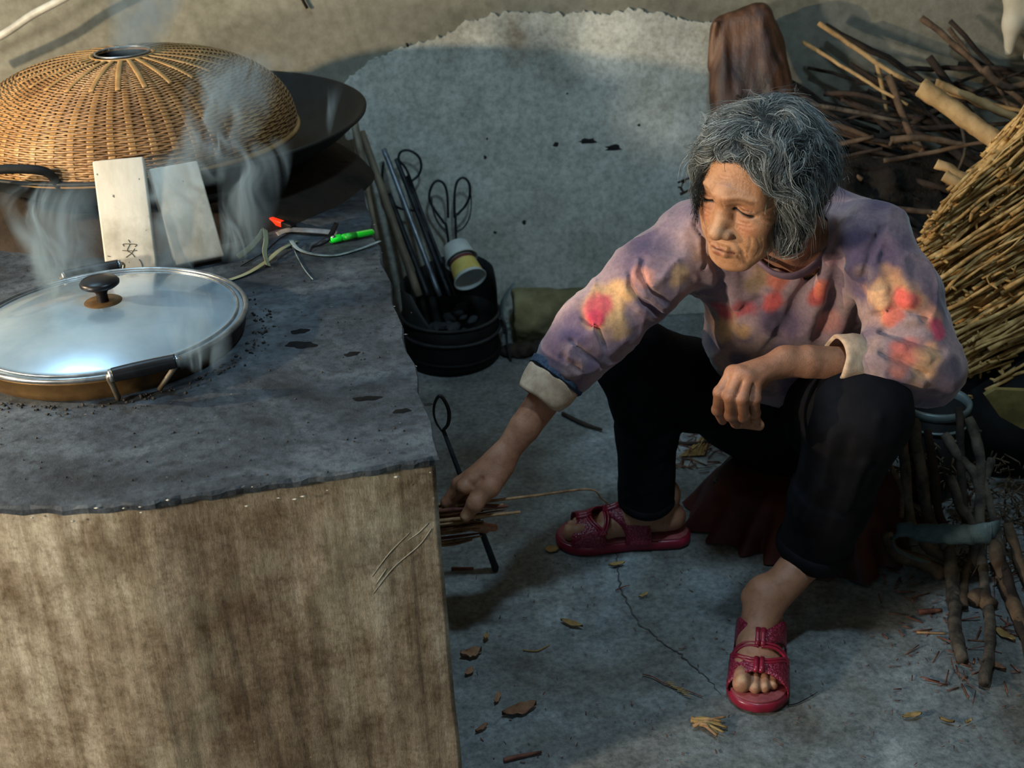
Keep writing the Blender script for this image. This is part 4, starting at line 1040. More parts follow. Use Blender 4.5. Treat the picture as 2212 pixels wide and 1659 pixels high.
S.creases([(p_, a_ * 1.5, s_ * .95) for p_, a_, s_ in [
    ([(1493, 478), (1512, 520), (1512, 570), (1498, 632)], .0045, .0045), ([(1500, 486), (1520, 525), (1520, 575), (1505, 636)], -.005, .004),
    ([(1388, 560), (1382, 590), (1400, 625), (1440, 655), (1480, 665)], -.006, .005), ([(1380, 566), (1372, 596), (1392, 634), (1430, 664)], .005, .006),
    ([(1362, 592), (1362, 620), (1390, 655), (1430, 680), (1460, 690)], -.006, .005), ([(1352, 600), (1352, 630), (1380, 665), (1415, 692)], .005, .006),
    ([(1395, 650), (1420, 675), (1450, 688)], -.006, .005), ([(1385, 670), (1415, 700)], .005, .006),
    ([(1262, 690), (1290, 712), (1305, 750), (1345, 770)], -.006, .005), ([(1255, 698), (1280, 722), (1296, 760)], .005, .006),
    ([(1235, 735), (1262, 765), (1300, 790)], -.005, .005), ([(1250, 712), (1280, 748)], .004, .006),
    ([(1215, 770), (1240, 792), (1270, 815)], -.004, .005), ([(1190, 790), (1225, 812)], .004, .005),
    ([(1320, 760), (1350, 735), (1385, 740)], .004, .006),
    ([(1540, 560), (1560, 620), (1570, 690), (1580, 760)], -.006, .010), ([(1585, 600), (1590, 660)], .005, .010),
    ([(1760, 590), (1725, 650), (1690, 720), (1650, 770)], -.009, .011), ([(1790, 570), (1770, 640), (1740, 720)], .008, .012),
    ([(1815, 560), (1800, 640), (1770, 730)], -.009, .011), ([(1845, 570), (1835, 650), (1800, 740)], .007, .012),
    ([(1720, 600), (1660, 680), (1610, 720)], .006, .010), ([(1690, 590), (1640, 650), (1570, 680)], -.006, .010),
    ([(1942, 452), (1905, 495), (1885, 540), (1868, 600), (1866, 660)], -.009, .006), ([(1950, 458), (1915, 500), (1895, 545), (1880, 600)], .006, .006),
    ([(1812, 470), (1800, 520), (1790, 560)], -.004, .005), ([(1812, 462), (1850, 462), (1900, 480)], -.002, .003),
    ([(1900, 540), (1925, 600), (1935, 650)], -.006, .009), ([(1925, 520), (1950, 580), (1965, 650)], .005, .009),
    ([(1905, 720), (1950, 730), (2000, 745), (2035, 760)], -.007, .006), ([(1900, 738), (1950, 752), (2005, 775)], .006, .006),
    ([(1905, 765), (1950, 780), (2000, 810)], -.006, .006), ([(1920, 790), (1960, 815), (1990, 830)], .005, .006),
    ([(1880, 720), (1920, 690), (1980, 690)], .006, .007), ([(1890, 680), (1940, 665), (2000, 690)], -.005, .007),
    ([(1640, 560), (1680, 585), (1720, 592), (1765, 570), (1800, 520)], -.005, .004)]])
def sx(X):
    r1_ = (1 - np.abs(vnoise(X * [1, 1, .75], 17, 55))) ** 5; r2_ = (1 - np.abs(vnoise(X, 30, 56))) ** 5
    return vnoise(X, 24, 51) * .0034 + vnoise(X, 55, 52) * .0011 - r1_ * .0048 - r2_ * .0020
Vw, Fw = S.mesh(.0034, extra=sx)
print('sweater verts', len(Vw))
def L3(c): return np.array(rgb(c)[:3])
wn = vnoise(Vw, 13, 61); wn2 = vnoise(Vw, 30, 62); wn3 = vnoise(Vw, 7, 63)
t_ = np.clip(.5 + .9 * wn + .35 * wn2, 0, 1)[:, None]
colS = L3((98, 82, 102)) * (1 - t_) + L3((170, 142, 142)) * t_
t_ = np.clip((wn3 + .5 * wn2 - .25) * 2.2, 0, 1)[:, None] * .65; colS = colS * (1 - t_) + L3((176, 144, 128)) * t_
t_ = np.clip((vnoise(Vw, 10, 64) + .6 * wn2 - .35) * 2.5, 0, 1)[:, None] * .7; colS = colS * (1 - t_) + L3((56, 52, 84)) * t_
blobs = [(1325, 668, 44, (206, 160, 112), 1), (1296, 668, 24, (212, 84, 96), .9), (1290, 690, 14, (200, 60, 84), .8), (1345, 690, 22, (198, 160, 116), .9),
         (1470, 600, 26, (196, 156, 112), .9), (1395, 605, 22, (206, 140, 120), .9), (1520, 545, 26, (206, 164, 138), .7),
         (1655, 595, 30, (180, 142, 108), .85), (1680, 610, 24, (200, 112, 92), .95), (1672, 640, 22, (192, 86, 82), .95), (1630, 612, 22, (140, 118, 76), .6),
         (1575, 680, 42, (186, 142, 106), .9), (1555, 668, 26, (184, 76, 90), .9), (1600, 665, 26, (172, 72, 80), .8), (1560, 715, 26, (200, 158, 116), .8), (1610, 705, 22, (186, 146, 104), .9),
         (1762, 640, 22, (184, 86, 80), .95), (1775, 620, 18, (200, 110, 86), .8), (1790, 690, 26, (196, 130, 116), .7), (1800, 560, 22, (120, 80, 84), .6),
         (1930, 640, 46, (222, 160, 112), .95), (1950, 650, 24, (226, 100, 90), .95), (1935, 680, 22, (222, 112, 96), .85), (1900, 640, 22, (214, 168, 128), .85),
         (2010, 690, 22, (214, 148, 120), .85), (2025, 712, 16, (206, 70, 96), .9), (1960, 765, 30, (216, 110, 96), .85), (2000, 800, 34, (226, 170, 124), .9), (1940, 790, 20, (206, 130, 110), .7),
         (1240, 760, 26, (150, 128, 134), .6), (1230, 800, 24, (170, 140, 128), .5), (1690, 760, 30, (70, 66, 96), .6), (1600, 770, 26, (58, 62, 92), .7)]
pj = Vw - _C; dz = pj @ _F; sxp = 1106 + FPX * (pj @ _R) / dz; syp = 829.5 - FPX * (pj @ _U) / dz
for x, y, r, c_, st in blobs:
    h_ = S.hit(x, y)
    if h_ is None: continue
    d = np.linalg.norm(Vw - h_, axis=1); rr_ = r * 1.95 / FPX * 1.30
    d = d / rr_ + .55 * wn2 + .30 * vnoise(Vw, 62, 71)
    w_ = np.clip((1.3 - d) / .8, 0, 1); w_ = (w_ * w_ * (3 - 2 * w_) * st)[:, None]; colS = colS * (1 - w_) + L3(c_) * w_
sweater = mk('sweater', Vw, Fw, MSWT, person); vcol(sweater.data, colS)
# collar
cP = []
for x, y, Y in [(1640, 566, 1.985), (1672, 590, 1.970), (1712, 596, 1.965), (1750, 580, 1.975), (1785, 545, 2.0), (1806, 500, 2.035), (1806, 455, 2.08), (1770, 425, 2.13), (1715, 425, 2.15), (1660, 455, 2.13), (1625, 500, 2.09), (1620, 540, 2.03)]:
    cP.append(A(x, y, Y))
cP = cr(cP + [cP[0]], 8)[:-1]
mcol = mnoise('collar_knit', (104, 84, 98), (134, 108, 116), 30, .9, bmp=.3, fscale=500, bd=.001)
mk('collar', *tube(cP, .0085, 10, closed=True, flat=(.55, 1.35), up=nrm(nk0 - nk1)), mcol, sweater)
# cuffs
def cuff(a, b, ra, rb, mat, name, th=.004, wav=.0015, seed=0):
    ax = nrm(b - a); L_ = np.linalg.norm(b - a); prof = [(ra - .006, .002), (ra - .002, -.001), (ra + .001, -.001), (ra + .003, .003)] + [(ra + .003 + (rb - ra) * t, L_ * t) for t in np.linspace(.12, .88, 8)] + [(rb + .002, L_ - .002), (rb - .003, L_), (rb - .010, L_ - .001)]
    V, F = lathe(prof, 48, (0, 0, 0), None); V += np.stack([vnoise(V, 45, seed), vnoise(V, 45, seed + 1), vnoise(V, 30, seed + 2)], 1) * wav
    z = ax; x = nrm(np.cross([0, 0, 1.0], z)); y = np.cross(z, x); V = V[:, :1] * x + V[:, 1:2] * y + V[:, 2:] * z + a
    return mk(name, V, F, mat, sweater)
ca, cb = A(1166, 862, 1.927), A(1199, 815, 1.945)
cuff(ca, cb, .0400, .0465, MCUFF, 'cuff', wav=.004, seed=1); cuff(cb - (cb - ca) * .08, cb + (cb - ca) * .35, .0480, .0485, MDENIM, 'cuff_band', wav=.002, seed=4)
e_ = nrm(cb - ca); tP = [A(1166, 862, 1.927) + (-e_) * .001]
ca, cb = A(1803, 779, 1.852), A(1884, 782, 1.862)
cuff(ca, cb, .0395, .0430, MCUFF, 'cuff', wav=.004, seed=7); cuff(cb - (cb - ca) * .03, cb + (cb - ca) * .22, .0455, .0475, MDENIM, 'cuff_band', wav=.002, seed=9)

# ---- trousers
T_ = SDF()
pel2 = A(1690, 910, 2.30)
T_.cap(J['rhip'] + [0, .0, .02], J['lhip'] + [0, 0, .02], .105, .105, k=.05); T_.cap(pel2, A(1690, 840, 2.28), .115, .11, k=.05)
T_.chain([J['rhip'] + [0, 0, .015], (J['rhip'] + J['rkn']) / 2, J['rkn']], [.092, .084, .070], k=.03)
hemB = floc(FB, (0, .068, .150)); T_.cap(J['rkn'], J['rkn'] * .4 + hemB * .6, .066, .056, k=.03)
hB0 = J['rkn'] * .45 + hemB * .55; T_.cone(hB0, hemB2, .0575, .0545, k=.02)
T_.chain([J['lhip'] + [0, 0, .015], (J['lhip'] + J['lkn']) / 2 + [0, 0, .0], J['lkn']], [.098, .090, .079], k=.03)
T_.cap(J['lkn'], J['lkn'] * .4 + hemF * .6, .075, .066, k=.03)
hF0 = J['lkn'] * .45 + hemF * .55; T_.cone(hF0, hemF, .066, .0625, k=.02)
T_.creases([([(1440, 880), (1480, 900), (1550, 910)], -.005, .006), ([(1430, 1010), (1400, 1060), (1350, 1075)], .003, .005), 
            ([(1800, 940), (1775, 1050), (1740, 1130)], .005, .007), ([(1830, 950), (1805, 1060), (1780, 1140)], -.005, .008), ([(1900, 900), (1870, 1000), (1830, 1100)], .004, .008), ([(1720, 1120), (1760, 1060)], .004, .006),
            ([(1310, 800), (1340, 850), (1400, 870)], -.004, .006), ([(1330, 980), (1390, 1000), (1440, 980)], .003, .006)])
T_.cone(hB0 * .1 + hemB2 * .9, hemB2 + (hemB2 - hB0) * .3, .046, .047, k=.003, op='-')
T_.cone(hF0 * .1 + hemF * .9, hemF + (hemF - hF0) * .3, .053, .054, k=.003, op='-')
def tx(X): return vnoise(X, 18, 81) * .003 + vnoise(X, 42, 82) * .001
Vt, Ft = T_.mesh(.0042, extra=tx); trousers = mk('trousers', Vt, Ft, MTRS, person)
# rolled hems
def hem(c, ax, r, rt=.007):
    ax = nrm(ax); x = nrm(np.cross([0, 1.0, 0], ax)); y = np.cross(ax, x)
    P = [c + (x * math.cos(a) + y * math.sin(a)) * r + ax * (.002 * math.sin(3 * a)) for a in np.linspace(0, 2 * math.pi, 40, endpoint=False)]
    return mk('hem', *tube(P, rt, 10, closed=True, flat=(.8, 2.0), up=ax), MTRS, trousers)
hem(hemB2 - nrm(hemB2 - hB0) * .008, hemB2 - hB0, .0525, .005); hem(hemF - nrm(hemF - hF0) * .010, hemF - hF0, .0615, .0085)

# ---- sandals
def sandal(fr, L, zs, name_):
    k = L / .24
    def outline(grow=0, n=56):
        ys = []; P = []
        hw = [(0, .0), (.006, .020), (.02, .031), (.05, .034), (.10, .035), (.15, .044), (.18, .050), (.205, .048), (.225, .037), (.236, .020), (.24, .0)]
        yy = np.array([h[0] for h in hw]) * k; ww = np.array([h[1] for h in hw])
        t = np.linspace(0, 1, n // 2); yv = L * (1 - np.cos(t * math.pi)) / 2; wv = np.interp(yv, yy, ww)
        c = np.where(yv > .1, .000, 0)
        R = [(w_ + grow * (w_ > .002), y + grow * (1 if y > L / 2 else -1) * (w_ < .03)) for w_, y in zip(wv, yv)]
        return R + [(-a, b) for a, b in R[-2:0:-1]]
    def slab(z0, z1, g, b=.003):
        rings = [(z0, g - b), (z0 + b, g), (z1 - b, g), (z1, g - b)]; V = []; n = None
        for z, gg in rings:
            o_ = outline(gg); n = len(o_)
            V += [(x, y, z) for x, y in o_]
        V = floc(fr, np.array(V)); F = [(i * n + q, i * n + (q + 1) % n, (i + 1) * n + (q + 1) % n, (i + 1) * n + q) for i in range(3) for q in range(n)]
        F += [tuple(range(n))[::-1], tuple(3 * n + q for q in range(n))]
        return V, F
    sl = mk('sandal', *slab(0.0005, zs - .005, .0025), MSAND, person)
    mk('insole', *slab(zs - .006, zs - .001, -.001, .001), MINSOLE, sl)
    def over(y, h, x):     # height over the foot at (x in -1..1)
        return zs + h * max(0, 1 - abs(x) ** 2.4) ** .55
    def Hf(y): return float(np.interp(y, [.06, .08, .10, .13, .15, .165, .185, .21], [.112, .090, .074, .058, .049, .043, .037, .031]))
    def band(y0, y1, sag, wd, name='strap', mat=MSANDT, taper=.5):
        nx_, ny_ = 29, 5; V = []
        for i in range(nx_):
            a = math.pi * i / (nx_ - 1); x = -math.cos(a)
            for lay in (0, .0028):
                for j in range(ny_):
                    t = j / (ny_ - 1); mid = (y0 + y1) / 2; half = (y1 - y0) / 2 * (taper + (1 - taper) * abs(x) ** 1.6); y = mid + (t * 2 - 1) * half - sag * (1 - x * x)
                    hz = max(.0, math.sin(a)) ** .72
                    V.append((x * (wd + lay), y * k, zs - .006 + (Hf(y) + lay + .004) * hz))
        V = floc(fr, np.array(V)); m_ = ny_ * 2; F = []
        for i in range(nx_ - 1):
            for j in range(ny_ - 1):
                a0 = i * m_ + j; F.append((a0, a0 + m_, a0 + m_ + 1, a0 + 1)); b0 = a0 + ny_; F.append((b0, b0 + 1, b0 + m_ + 1, b0 + m_))
            F.append((i * m_, i * m_ + ny_, (i + 1) * m_ + ny_, (i + 1) * m_)); e0 = i * m_ + ny_ - 1; F.append((e0, e0 + m_, e0 + m_ + ny_, e0 + ny_))
        return mk(name, V, F, mat, sl)
    def pt(x, y, dh=.004):
        return floc(fr, np.array([x, y * k, zs - .004 + (Hf(y) + dh) * max(0, 1 - (x / .0505) ** 2) ** .36]))
    band(.150, .214, -.009, .0485, taper=.30)
    band(.070, .116, -.046, .0420, taper=.50)
    for sgn in (-1, 1):
        for d_ in (0, .0055):
            P = [pt(sgn * x, y + d_) for x, y in ((.002, .149), (.014, .147), (.028, .146), (.040, .149), (.0475, .157))]
            mk('cord', *tube(cr(P, 5), .0027, 8), MSAND, sl)
            P = [pt(sgn * x, y + d_) for x, y in ((.002, .179), (.014, .177), (.028, .170), (.040, .160), (.0475, .150))]
            mk('cord', *tube(cr(P, 5), .0027, 8), MSAND, sl)
    for ya, yb in ((.124, .154), (.176, .204)):
        for dx in (-.0045, .0045):
            mk('buckle', *tube([pt(dx, ya + (yb - ya) * q, .005) for q in (0, .33, .66, 1)], .0046, 10), MSAND, sl)
    return sl
s1 = sandal(FF, LF, ZF, 'f'); s2 = sandal(FB, LB, ZBk, 'b')
# ------------------------------------------------------------------ stool under her, basin beside
MREDW = mnoise('dark_red_plastic', (44, 14, 12), (72, 24, 19), 12, .6, bmp=.15)
stc = np.array([.575, 2.225]); sa_ = math.radians(-38); sx_ = np.array([math.cos(sa_), math.sin(sa_), 0]); sy_ = np.array([-math.sin(sa_), math.cos(sa_), 0])
stool = thing('low_stool', (stc[0], stc[1], 0), 'low stool draped in dark red cloth under the seated woman', 'stool')
bevelbox('seat', (.30, .22, .022), frame((stc[0], stc[1], .090), sx_, sy_, (0, 0, 1)), MBK, stool, .008, 3)
for i in (-1, 1):
    for j in (-1, 1):
        c = np.array([stc[0], stc[1], .040]) + sx_ * i * .125 + sy_ * j * .085; bevelbox('leg', (.024, .024, .078), frame(c, sx_, sy_, (0, 0, 1)), MBK, stool, .003)
V = []; n_ = 120; F = []
for i_, (g, z_) in enumerate([(1.30, .003), (1.27, .012), (1.20, .035), (1.12, .065), (1.03, .092), (.92, .106), (.5, .108), (.0, .109)]):
    for k in range(n_):
        a = 2 * math.pi * k / n_; fo = (.012 * math.sin(a * 17 + 1.2 * math.sin(a * 3)) + .006 * math.sin(a * 29 + 2)) * max(0, 1 - z_ / .10) + .0008
        ca_, sa__ = math.cos(a), math.sin(a); rr_ = .165 * g * (abs(ca_) ** 4 + abs(sa__ * 1.25) ** 4) ** -.25 + fo * g
        q = stc + (sx_ * ca_ + sy_ * sa__)[:2] * rr_; V.append((q[0], q[1], z_))
for i_ in range(7):
    for k in range(n_): F.append((i_ * n_ + k, i_ * n_ + (k + 1) % n_, (i_ + 1) * n_ + (k + 1) % n_, (i_ + 1) * n_ + k))
mk('cloth_cover', V, F, MREDW, stool)
MGREY = mnoise('grey_enamel', (92, 104, 104), (128, 140, 138), 20, .4, .3, bmp=.05)
bc = A(2022, 862, 2.30); bz0 = bc[2]
bt = thing('metal_basin', (bc[0], bc[1], 0), 'grey-rimmed black tub behind her elbow, among the firewood', 'tub')
mk('tub_body', *lathe([(0, .004), (.045, .004), (.055, .06), (.066, bz0 - .02), (.062, bz0 - .022), (.050, .07), (.0, .06)], 48, (bc[0], bc[1], 0)), MIRON2, bt)
mk('rim', *lathe([(.064, bz0 - .022), (.070, bz0 - .014), (.071, bz0 - .004), (.067, bz0), (.060, bz0 - .008), (.062, bz0 - .020)], 48, (bc[0], bc[1], 0)), MGREY, bt)
mk('hoop', *tube([(bc[0] + .066 * math.cos(a), bc[1] + .066 * math.sin(a), bz0 - .045) for a in np.linspace(0, 2 * math.pi, 40, endpoint=False)], .003, 6, closed=True), MGREY, bt)

# ------------------------------------------------------------------ ash tub with tools
TC = np.array([-.150, 3.085])
tub = thing('ash_tub', (TC[0], TC[1], 0), 'blackened metal fire tub of charcoal against the wall, long tools standing in it', 'tub')
V, F = lathe([(0, .001), (.118, .001), (.121, .02), (.123, .085), (.125, .128), (.121, .128), (.117, .09), (.113, .03), (.0, .09)], 60, (TC[0], TC[1], 0)); mk('tub_body', V, F, MIRON2, tub)
MIRON3 = mnoise('grey_scorched_tin', (40, 42, 44), (72, 74, 74), 10, .6, .4, bmp=.3)
for z_, rr_, mt_ in ((.1275, .126, MIRON3), (.086, .1265, MIRON3), (.03, .124, MIRON2)):
    mk('hoop', *tube([(TC[0] + rr_ * math.cos(a), TC[1] + rr_ * math.sin(a), z_ + .002 * math.sin(2 * a)) for a in np.linspace(0, 2 * math.pi, 60, endpoint=False)], .0042, 6, closed=True), mt_, tub)
# higher back shield, open toward the right front
def shield(a0, a1, hfun, name, mt_):
    n_ = 40; V = []; 
    for k in range(n_ + 1):
        t = k / n_; a = a0 + (a1 - a0) * t; h = hfun(t)
        for r_ in (.1235, .1205):
            for z_ in (.128, .128 + h * .5, .128 + h): V.append((TC[0] + r_ * math.cos(a), TC[1] + r_ * math.sin(a), z_))
    F = []
    for k in range(n_):
        b = k * 6; c_ = b + 6
        F += [(b, c_, c_ + 1, b + 1), (b + 1, c_ + 1, c_ + 2, b + 2), (b + 3, b + 4, c_ + 4, c_ + 3), (b + 4, b + 5, c_ + 5, c_ + 4), (b + 2, c_ + 2, c_ + 5, b + 5)]
    F += [(0, 1, 4, 3), (1, 2, 5, 4)]; b = n_ * 6; F += [(b, b + 3, b + 4, b + 1), (b + 1, b + 4, b + 5, b + 2)]
    return mk(name, V, F, mt_, tub)
shield(math.radians(-112), math.radians(-225), lambda t: .085 * min(1, t * 4 + .05), 'front_shield', MIRON3)
shield(math.radians(135), math.radians(-8), lambda t: .085 + .03 * math.sin(t * 3.1) - .06 * max(0, t - .8) * 5, 'back_shield', MIRON2)
mk('tub_handle', *tube(cr([(TC[0] + .126, TC[1] - .02, .12), (TC[0] + .140, TC[1] - .035, .10), (TC[0] + .142, TC[1] - .04, .05), (TC[0] + .150, TC[1] - .05, .004)], 6), .0035, 6), MIRON3, tub)
MCHAR = mnoise('charcoal', (16, 17, 18), (64, 70, 74), 18, .75, bmp=.8, bd=.004)
for i in range(16):
    a = R_.uniform(0, 6.28); q = R_.uniform(0, .085) ; bm = bmesh.new(); bmesh.ops.create_icosphere(bm, subdivisions=2, radius=1)
    s = R_.uniform(.010, .019); ax = (R_.uniform(.7, 2.3), R_.uniform(.6, 1), R_.uniform(.5, .9))
    for v in bm.verts: v.co = Vector((v.co.x * ax[0], v.co.y * ax[1], v.co.z * ax[2])) * s * (1 + R_.uniform(-.16, .16))
    bm.transform(Matrix.Translation((TC[0] + q * math.cos(a), TC[1] + q * math.sin(a) - .01, .100 + R_.uniform(0, .022))) @ Matrix.Rotation(R_.uniform(0, 3), 4, 'Z'))
    me = bpy.data.meshes.new('charcoal_lump'); bm.to_mesh(me); bm.free(); me.materials.append(MCHAR)
    tag(link('charcoal_lump', me), 'lump of charcoal lying in the round black tub', 'charcoal', 'charcoal lumps in the tub')

MPOLE = mnoise('old_bamboo_pole', (92, 84, 70), (136, 126, 106), 20, .5, bmp=.2, stretch=(1, 1, .2))
MPIPE = mnoise('worn_tin_pipe', (88, 96, 104), (140, 150, 158), 20, .38, .6, bmp=.1)
MROD = mnoise('iron_rod', (26, 30, 33), (52, 58, 62), 30, .5, .5, bmp=.2)
def pole(name, a, b, Ya, Yb, r, mt_, label, cat, seg=10, bend=0, rad=None):
    P = cr([A(a[0], a[1], Ya), (A(a[0], a[1], Ya) + A(b[0], b[1], Yb)) / 2 + [bend, 0, 0], A(b[0], b[1], Yb)], 8)
    return tag(mk(name, *tube(P, rad or r, seg), mt_), label, cat)
pole('broom_handle', (781, 284), (905, 640), 3.24, 3.05, .010, MPOLE, 'thick brown wooden pole leaning in the tub next to the stove', 'pole', rad=[.0095, .0105, .0105])
pole('bamboo_pole', (765, 262), (815, 520), 3.22, 3.02, .007, MPOLE, 'pale pole half hidden by the stove edge, topmost beside the wok', 'pole', rad=[.010, .010, .0065, .0065])
pole('metal_pipe', (829, 322), (950, 640), 3.24, 3.06, .0068, MPIPE, 'shiny grey metal blowpipe slanting out of the tub', 'pipe')
pole('iron_rod', (856, 343), (972, 640), 3.25, 3.08, .0062, MROD, 'dark iron rod slanting beside the shiny pipe', 'rod')
pole('iron_rod', (840, 420), (925, 640), 3.24, 3.06, .0075, MROD, 'wide dark rod between the brown pole and the shiny pipe', 'rod')
pole('iron_rod', (880, 380), (985, 645), 3.26, 3.09, .0045, MROD, 'thin dark rod rising under the curved wire loop', 'rod')
def tongs(label, parts, Y):
    t = None; base = A(*parts[0][-1], Y); t = thing('fire_tongs', base, label, 'tongs')
    for p in parts:
        mk('arm', *tube(cr([A(x, y, Y) for x, y in p], 6), .0034, 7), MROD, t)
    return t
tongs('iron fire tongs with two upright teardrop loop handles against the wall', [[(968, 470), (966, 420), (958, 396), (942, 391), (930, 408), (928, 432), (940, 455), (958, 480), (966, 500), (980, 640)],
      [(982, 470), (982, 420), (988, 392), (1002, 384), (1014, 398), (1014, 425), (1004, 446), (990, 462), (984, 480), (992, 640)]], 3.23)
tongs('iron fire tongs with one big curved loop handle above the rods', [[(905, 440), (880, 370), (862, 345), (866, 328), (884, 325), (904, 338), (910, 358), (904, 378), (888, 392)], [(828, 350), (826, 390), (836, 425), (858, 448), (890, 455), (915, 470), (970, 640)]], 3.24)
# the fine wire loops behind the tongs
tag(mk('wire_loop', *tube(cr([A(x, y, YW - .016) for x, y in [(985, 500), (1002, 490), (1015, 466), (1018, 430), (1012, 395)]], 6), .0016, 5), MROD), 'fine wire curve against the wall right of the tongs', 'wire')
tag(mk('wire_loop', *tube(cr([A(x, y, YW - .016) for x, y in [(966, 500), (948, 482), (936, 455), (932, 425)]], 6), .0016, 5), MROD), 'fine wire curve against the wall left of the loop tongs', 'wire')

# paper cups
MCUP = mnoise('white_paper', (170, 180, 178), (196, 204, 200), 20, .6, bmp=.05)
MCUPY = mnoise('yellow_print', (186, 168, 84), (210, 192, 110), 30, .6, bmp=.05)
MCUPM = mnoise('maroon_print', (92, 40, 44), (116, 58, 56), 30, .6, bmp=.05)
c0 = A(1016, 604, 3.02); c1 = A(985, 536, 3.10); ax_ = nrm(c1 - c0)
def cup(o_, r0, r1, L_, label, bands):
    t = thing('paper_cup', o_, label, 'cup')
    V, F = lathe([(r0, 0), (r1, L_), (0, L_), (0, L_ - .003), (r1 - .0015, L_ - .003), (r0 - .0015, .001), (r0, 0)], 36, o_, ax_); mk('cup_wall', V, F, MCUP, t)
    mk('rolled_lip', *lathe([(r0 + .0015 + .0018 * math.cos(a), .001 + .0018 * math.sin(a)) for a in np.linspace(0, 6.28, 9)], 36, o_, ax_), MCUP, t)
    for z0, z1, mt_, a0, a1 in bands:
        rr = lambda z: r0 + (r1 - r0) * z / L_ + .0005
        mk('printed_band', *lathe([(rr(z0), z0), (rr(z1), z1)], 30, o_, ax_, a0, a1), mt_, t)
    return t
cup(c0, .040, .031, .075, 'paper cup with a yellow and maroon print, mouth down over the tub', [(.010, .050, MCUPY, 0, 6.2832), (.050, .060, MCUPM, 0, 6.2832)])
cup(c0 + ax_ * .062, .0405, .034, .045, 'plain white paper cup stacked on the yellow printed cup', [])

# rough block and rubble at the foot of the wall
MBLK = mnoise('yellowed_block', (84, 78, 54), (132, 122, 86), 10, .9, bmp=.6, bd=.006, fscale=40)
MRUB = mnoise('dark_rubble', (22, 20, 18), (66, 56, 46), 16, .9, bmp=.8, bd=.006)
a, b = A(1112, 680, 3.16), A(1268, 680, 3.18); L_ = np.linalg.norm(b - a)
bk = SDF(); bk.cone(A(1108, 686, 3.17), A(1272, 682, 3.18), .074, .078, k=.01); bk.disp([A(1180, 640, 3.1), A(1190, 720, 3.1)], .004, .02)
Vv, Ff = bk.mesh(.005, extra=lambda X: vnoise(X, 30, 90) * .006 + vnoise(X, 80, 91) * .002)
tag(mk('cut_log', Vv, Ff, MBLK), 'short yellowish sawn log lying at the foot of the wall beside the tub', 'log')
for i, (x, y, r) in enumerate([(1130, 772, .024), (1175, 778, .028), (1222, 770, .026), (1262, 760, .022), (1100, 740, .020), (1190, 755, .022)]):
    c = A(x, y, 3.07); s_ = SDF(); c[2] = r * .75; s_.ell(c, (r * 1.3, r, r * .8), k=.01)
    Vv, Ff = s_.mesh(.004, extra=lambda X: vnoise(X, 60, 92 + i) * .006 - .001); tag(mk('rubble_stone', Vv, Ff, MRUB), ['leftmost dark stone of the front row under the yellowish log', 'second dark stone from the left in front of the yellowish log', 'third dark stone from the left in front of the yellowish log', 'rightmost dark stone beside the end of the yellowish log', 'upper dark stone between the tub and the yellowish log', 'upper dark stone wedged against the middle of the yellowish log'][i], 'stone', 'stones under the sawn log')
# grey bent sheet between tub and block
tag(mk('bent_strip', *tube(cr([A(1110, 612, 3.1), A(1092, 640, 3.09), A(1084, 670, 3.08), A(1090, 715, 3.06), A(1096, 720, 3.06)], 6), [.006, .012, .014, .012, .006], 8, flat=(1, .2)), MGREY), 'narrow grey bent metal strip between the tub and the yellowish log', 'strip')

# ------------------------------------------------------------------ poker by the stove mouth
tipP = G(1070, 1226, 0.006); topP = A(958, 930, 1.97)
pk = thing('fire_poker', tipP, 'black iron poker with a loop handle leaning at the stove mouth', 'poker')
mk('rod', *tube([tipP, tipP + (topP - tipP) * .03, tipP + (topP - tipP) * .5, topP], [.0095, .0085, .0072, .0045], 8, flat=(1.15, .8)), MROD, pk)
lp_ = [A(x, y, 1.965) for x, y in [(955, 932), (942, 912), (937, 890), (940, 868), (950, 855), (962, 868), (970, 890), (968, 915), (957, 930)]]
mk('loop_handle', *tube(cr(lp_, 6), [.0016, .0022, .003, .0036, .003], 7), MIRON, pk)

# ------------------------------------------------------------------ kindling held in the hand
MTWIG = mnoise('dry_twig', (112, 78, 54), (176, 138, 98), 40, .7, bmp=.4, fscale=200, stretch=(1, 1, 1))
MTWIGD = mnoise('reddish_twig', (72, 40, 32), (128, 80, 62), 40, .7, bmp=.4, fscale=200)
r_ = np.random.default_rng(12)
tw = []
for i in range(26):
    y0 = 1086 + 62 * r_.random(); Yk = 1.862 + .034 * r_.random()
    xe = 1040 + 60 * r_.random() if y0 < 1120 else 1010 + 40 * r_.random(); xe = min(xe, 1125)
    a = A(905 - 25 * r_.random(), y0 + 12 + r_.normal() * 6, Yk + .02); b = A(xe, y0 - 6 + r_.normal() * 5, Yk)
    md = (a + b) / 2 + r_.normal(size=3) * [.004, .003, .003]
    tw.append((cr([a, md, b], 5), r_.uniform(.0016, .0032)))
tw.append((cr([A(905, 1128, 1.885), A(1010, 1118, 1.866), A(1124, 1106, 1.862)], 6), .0038)); tw.append((cr([A(905, 1110, 1.885), A(1000, 1098, 1.866), A(1097, 1093, 1.868)], 6), .0034))
for i, (P, r) in enumerate(tw):
    o = mk('kindling_twig', *tube(P, [r, r * 1.1, r * .9, r * .6], 6), MTWIG if i % 3 else MTWIGD)
    tag(o, 'dry broken twig held in her hand at the stove mouth', 'twig', 'kindling twigs held in the hand')
tag(mk('straw_stalk', *tube(cr([A(985, 1092, 1.87), A(1060, 1082, 1.88), A(1160, 1070, 1.90), A(1272, 1057, 1.94), A(1300, 1078, 1.96), A(1318, 1092, 1.98)], 6), [.003, .0024, .0018, .0014], 6), MTWIG), 'long thin straw stalk sticking out from her fist towards the sandal', 'stalk')
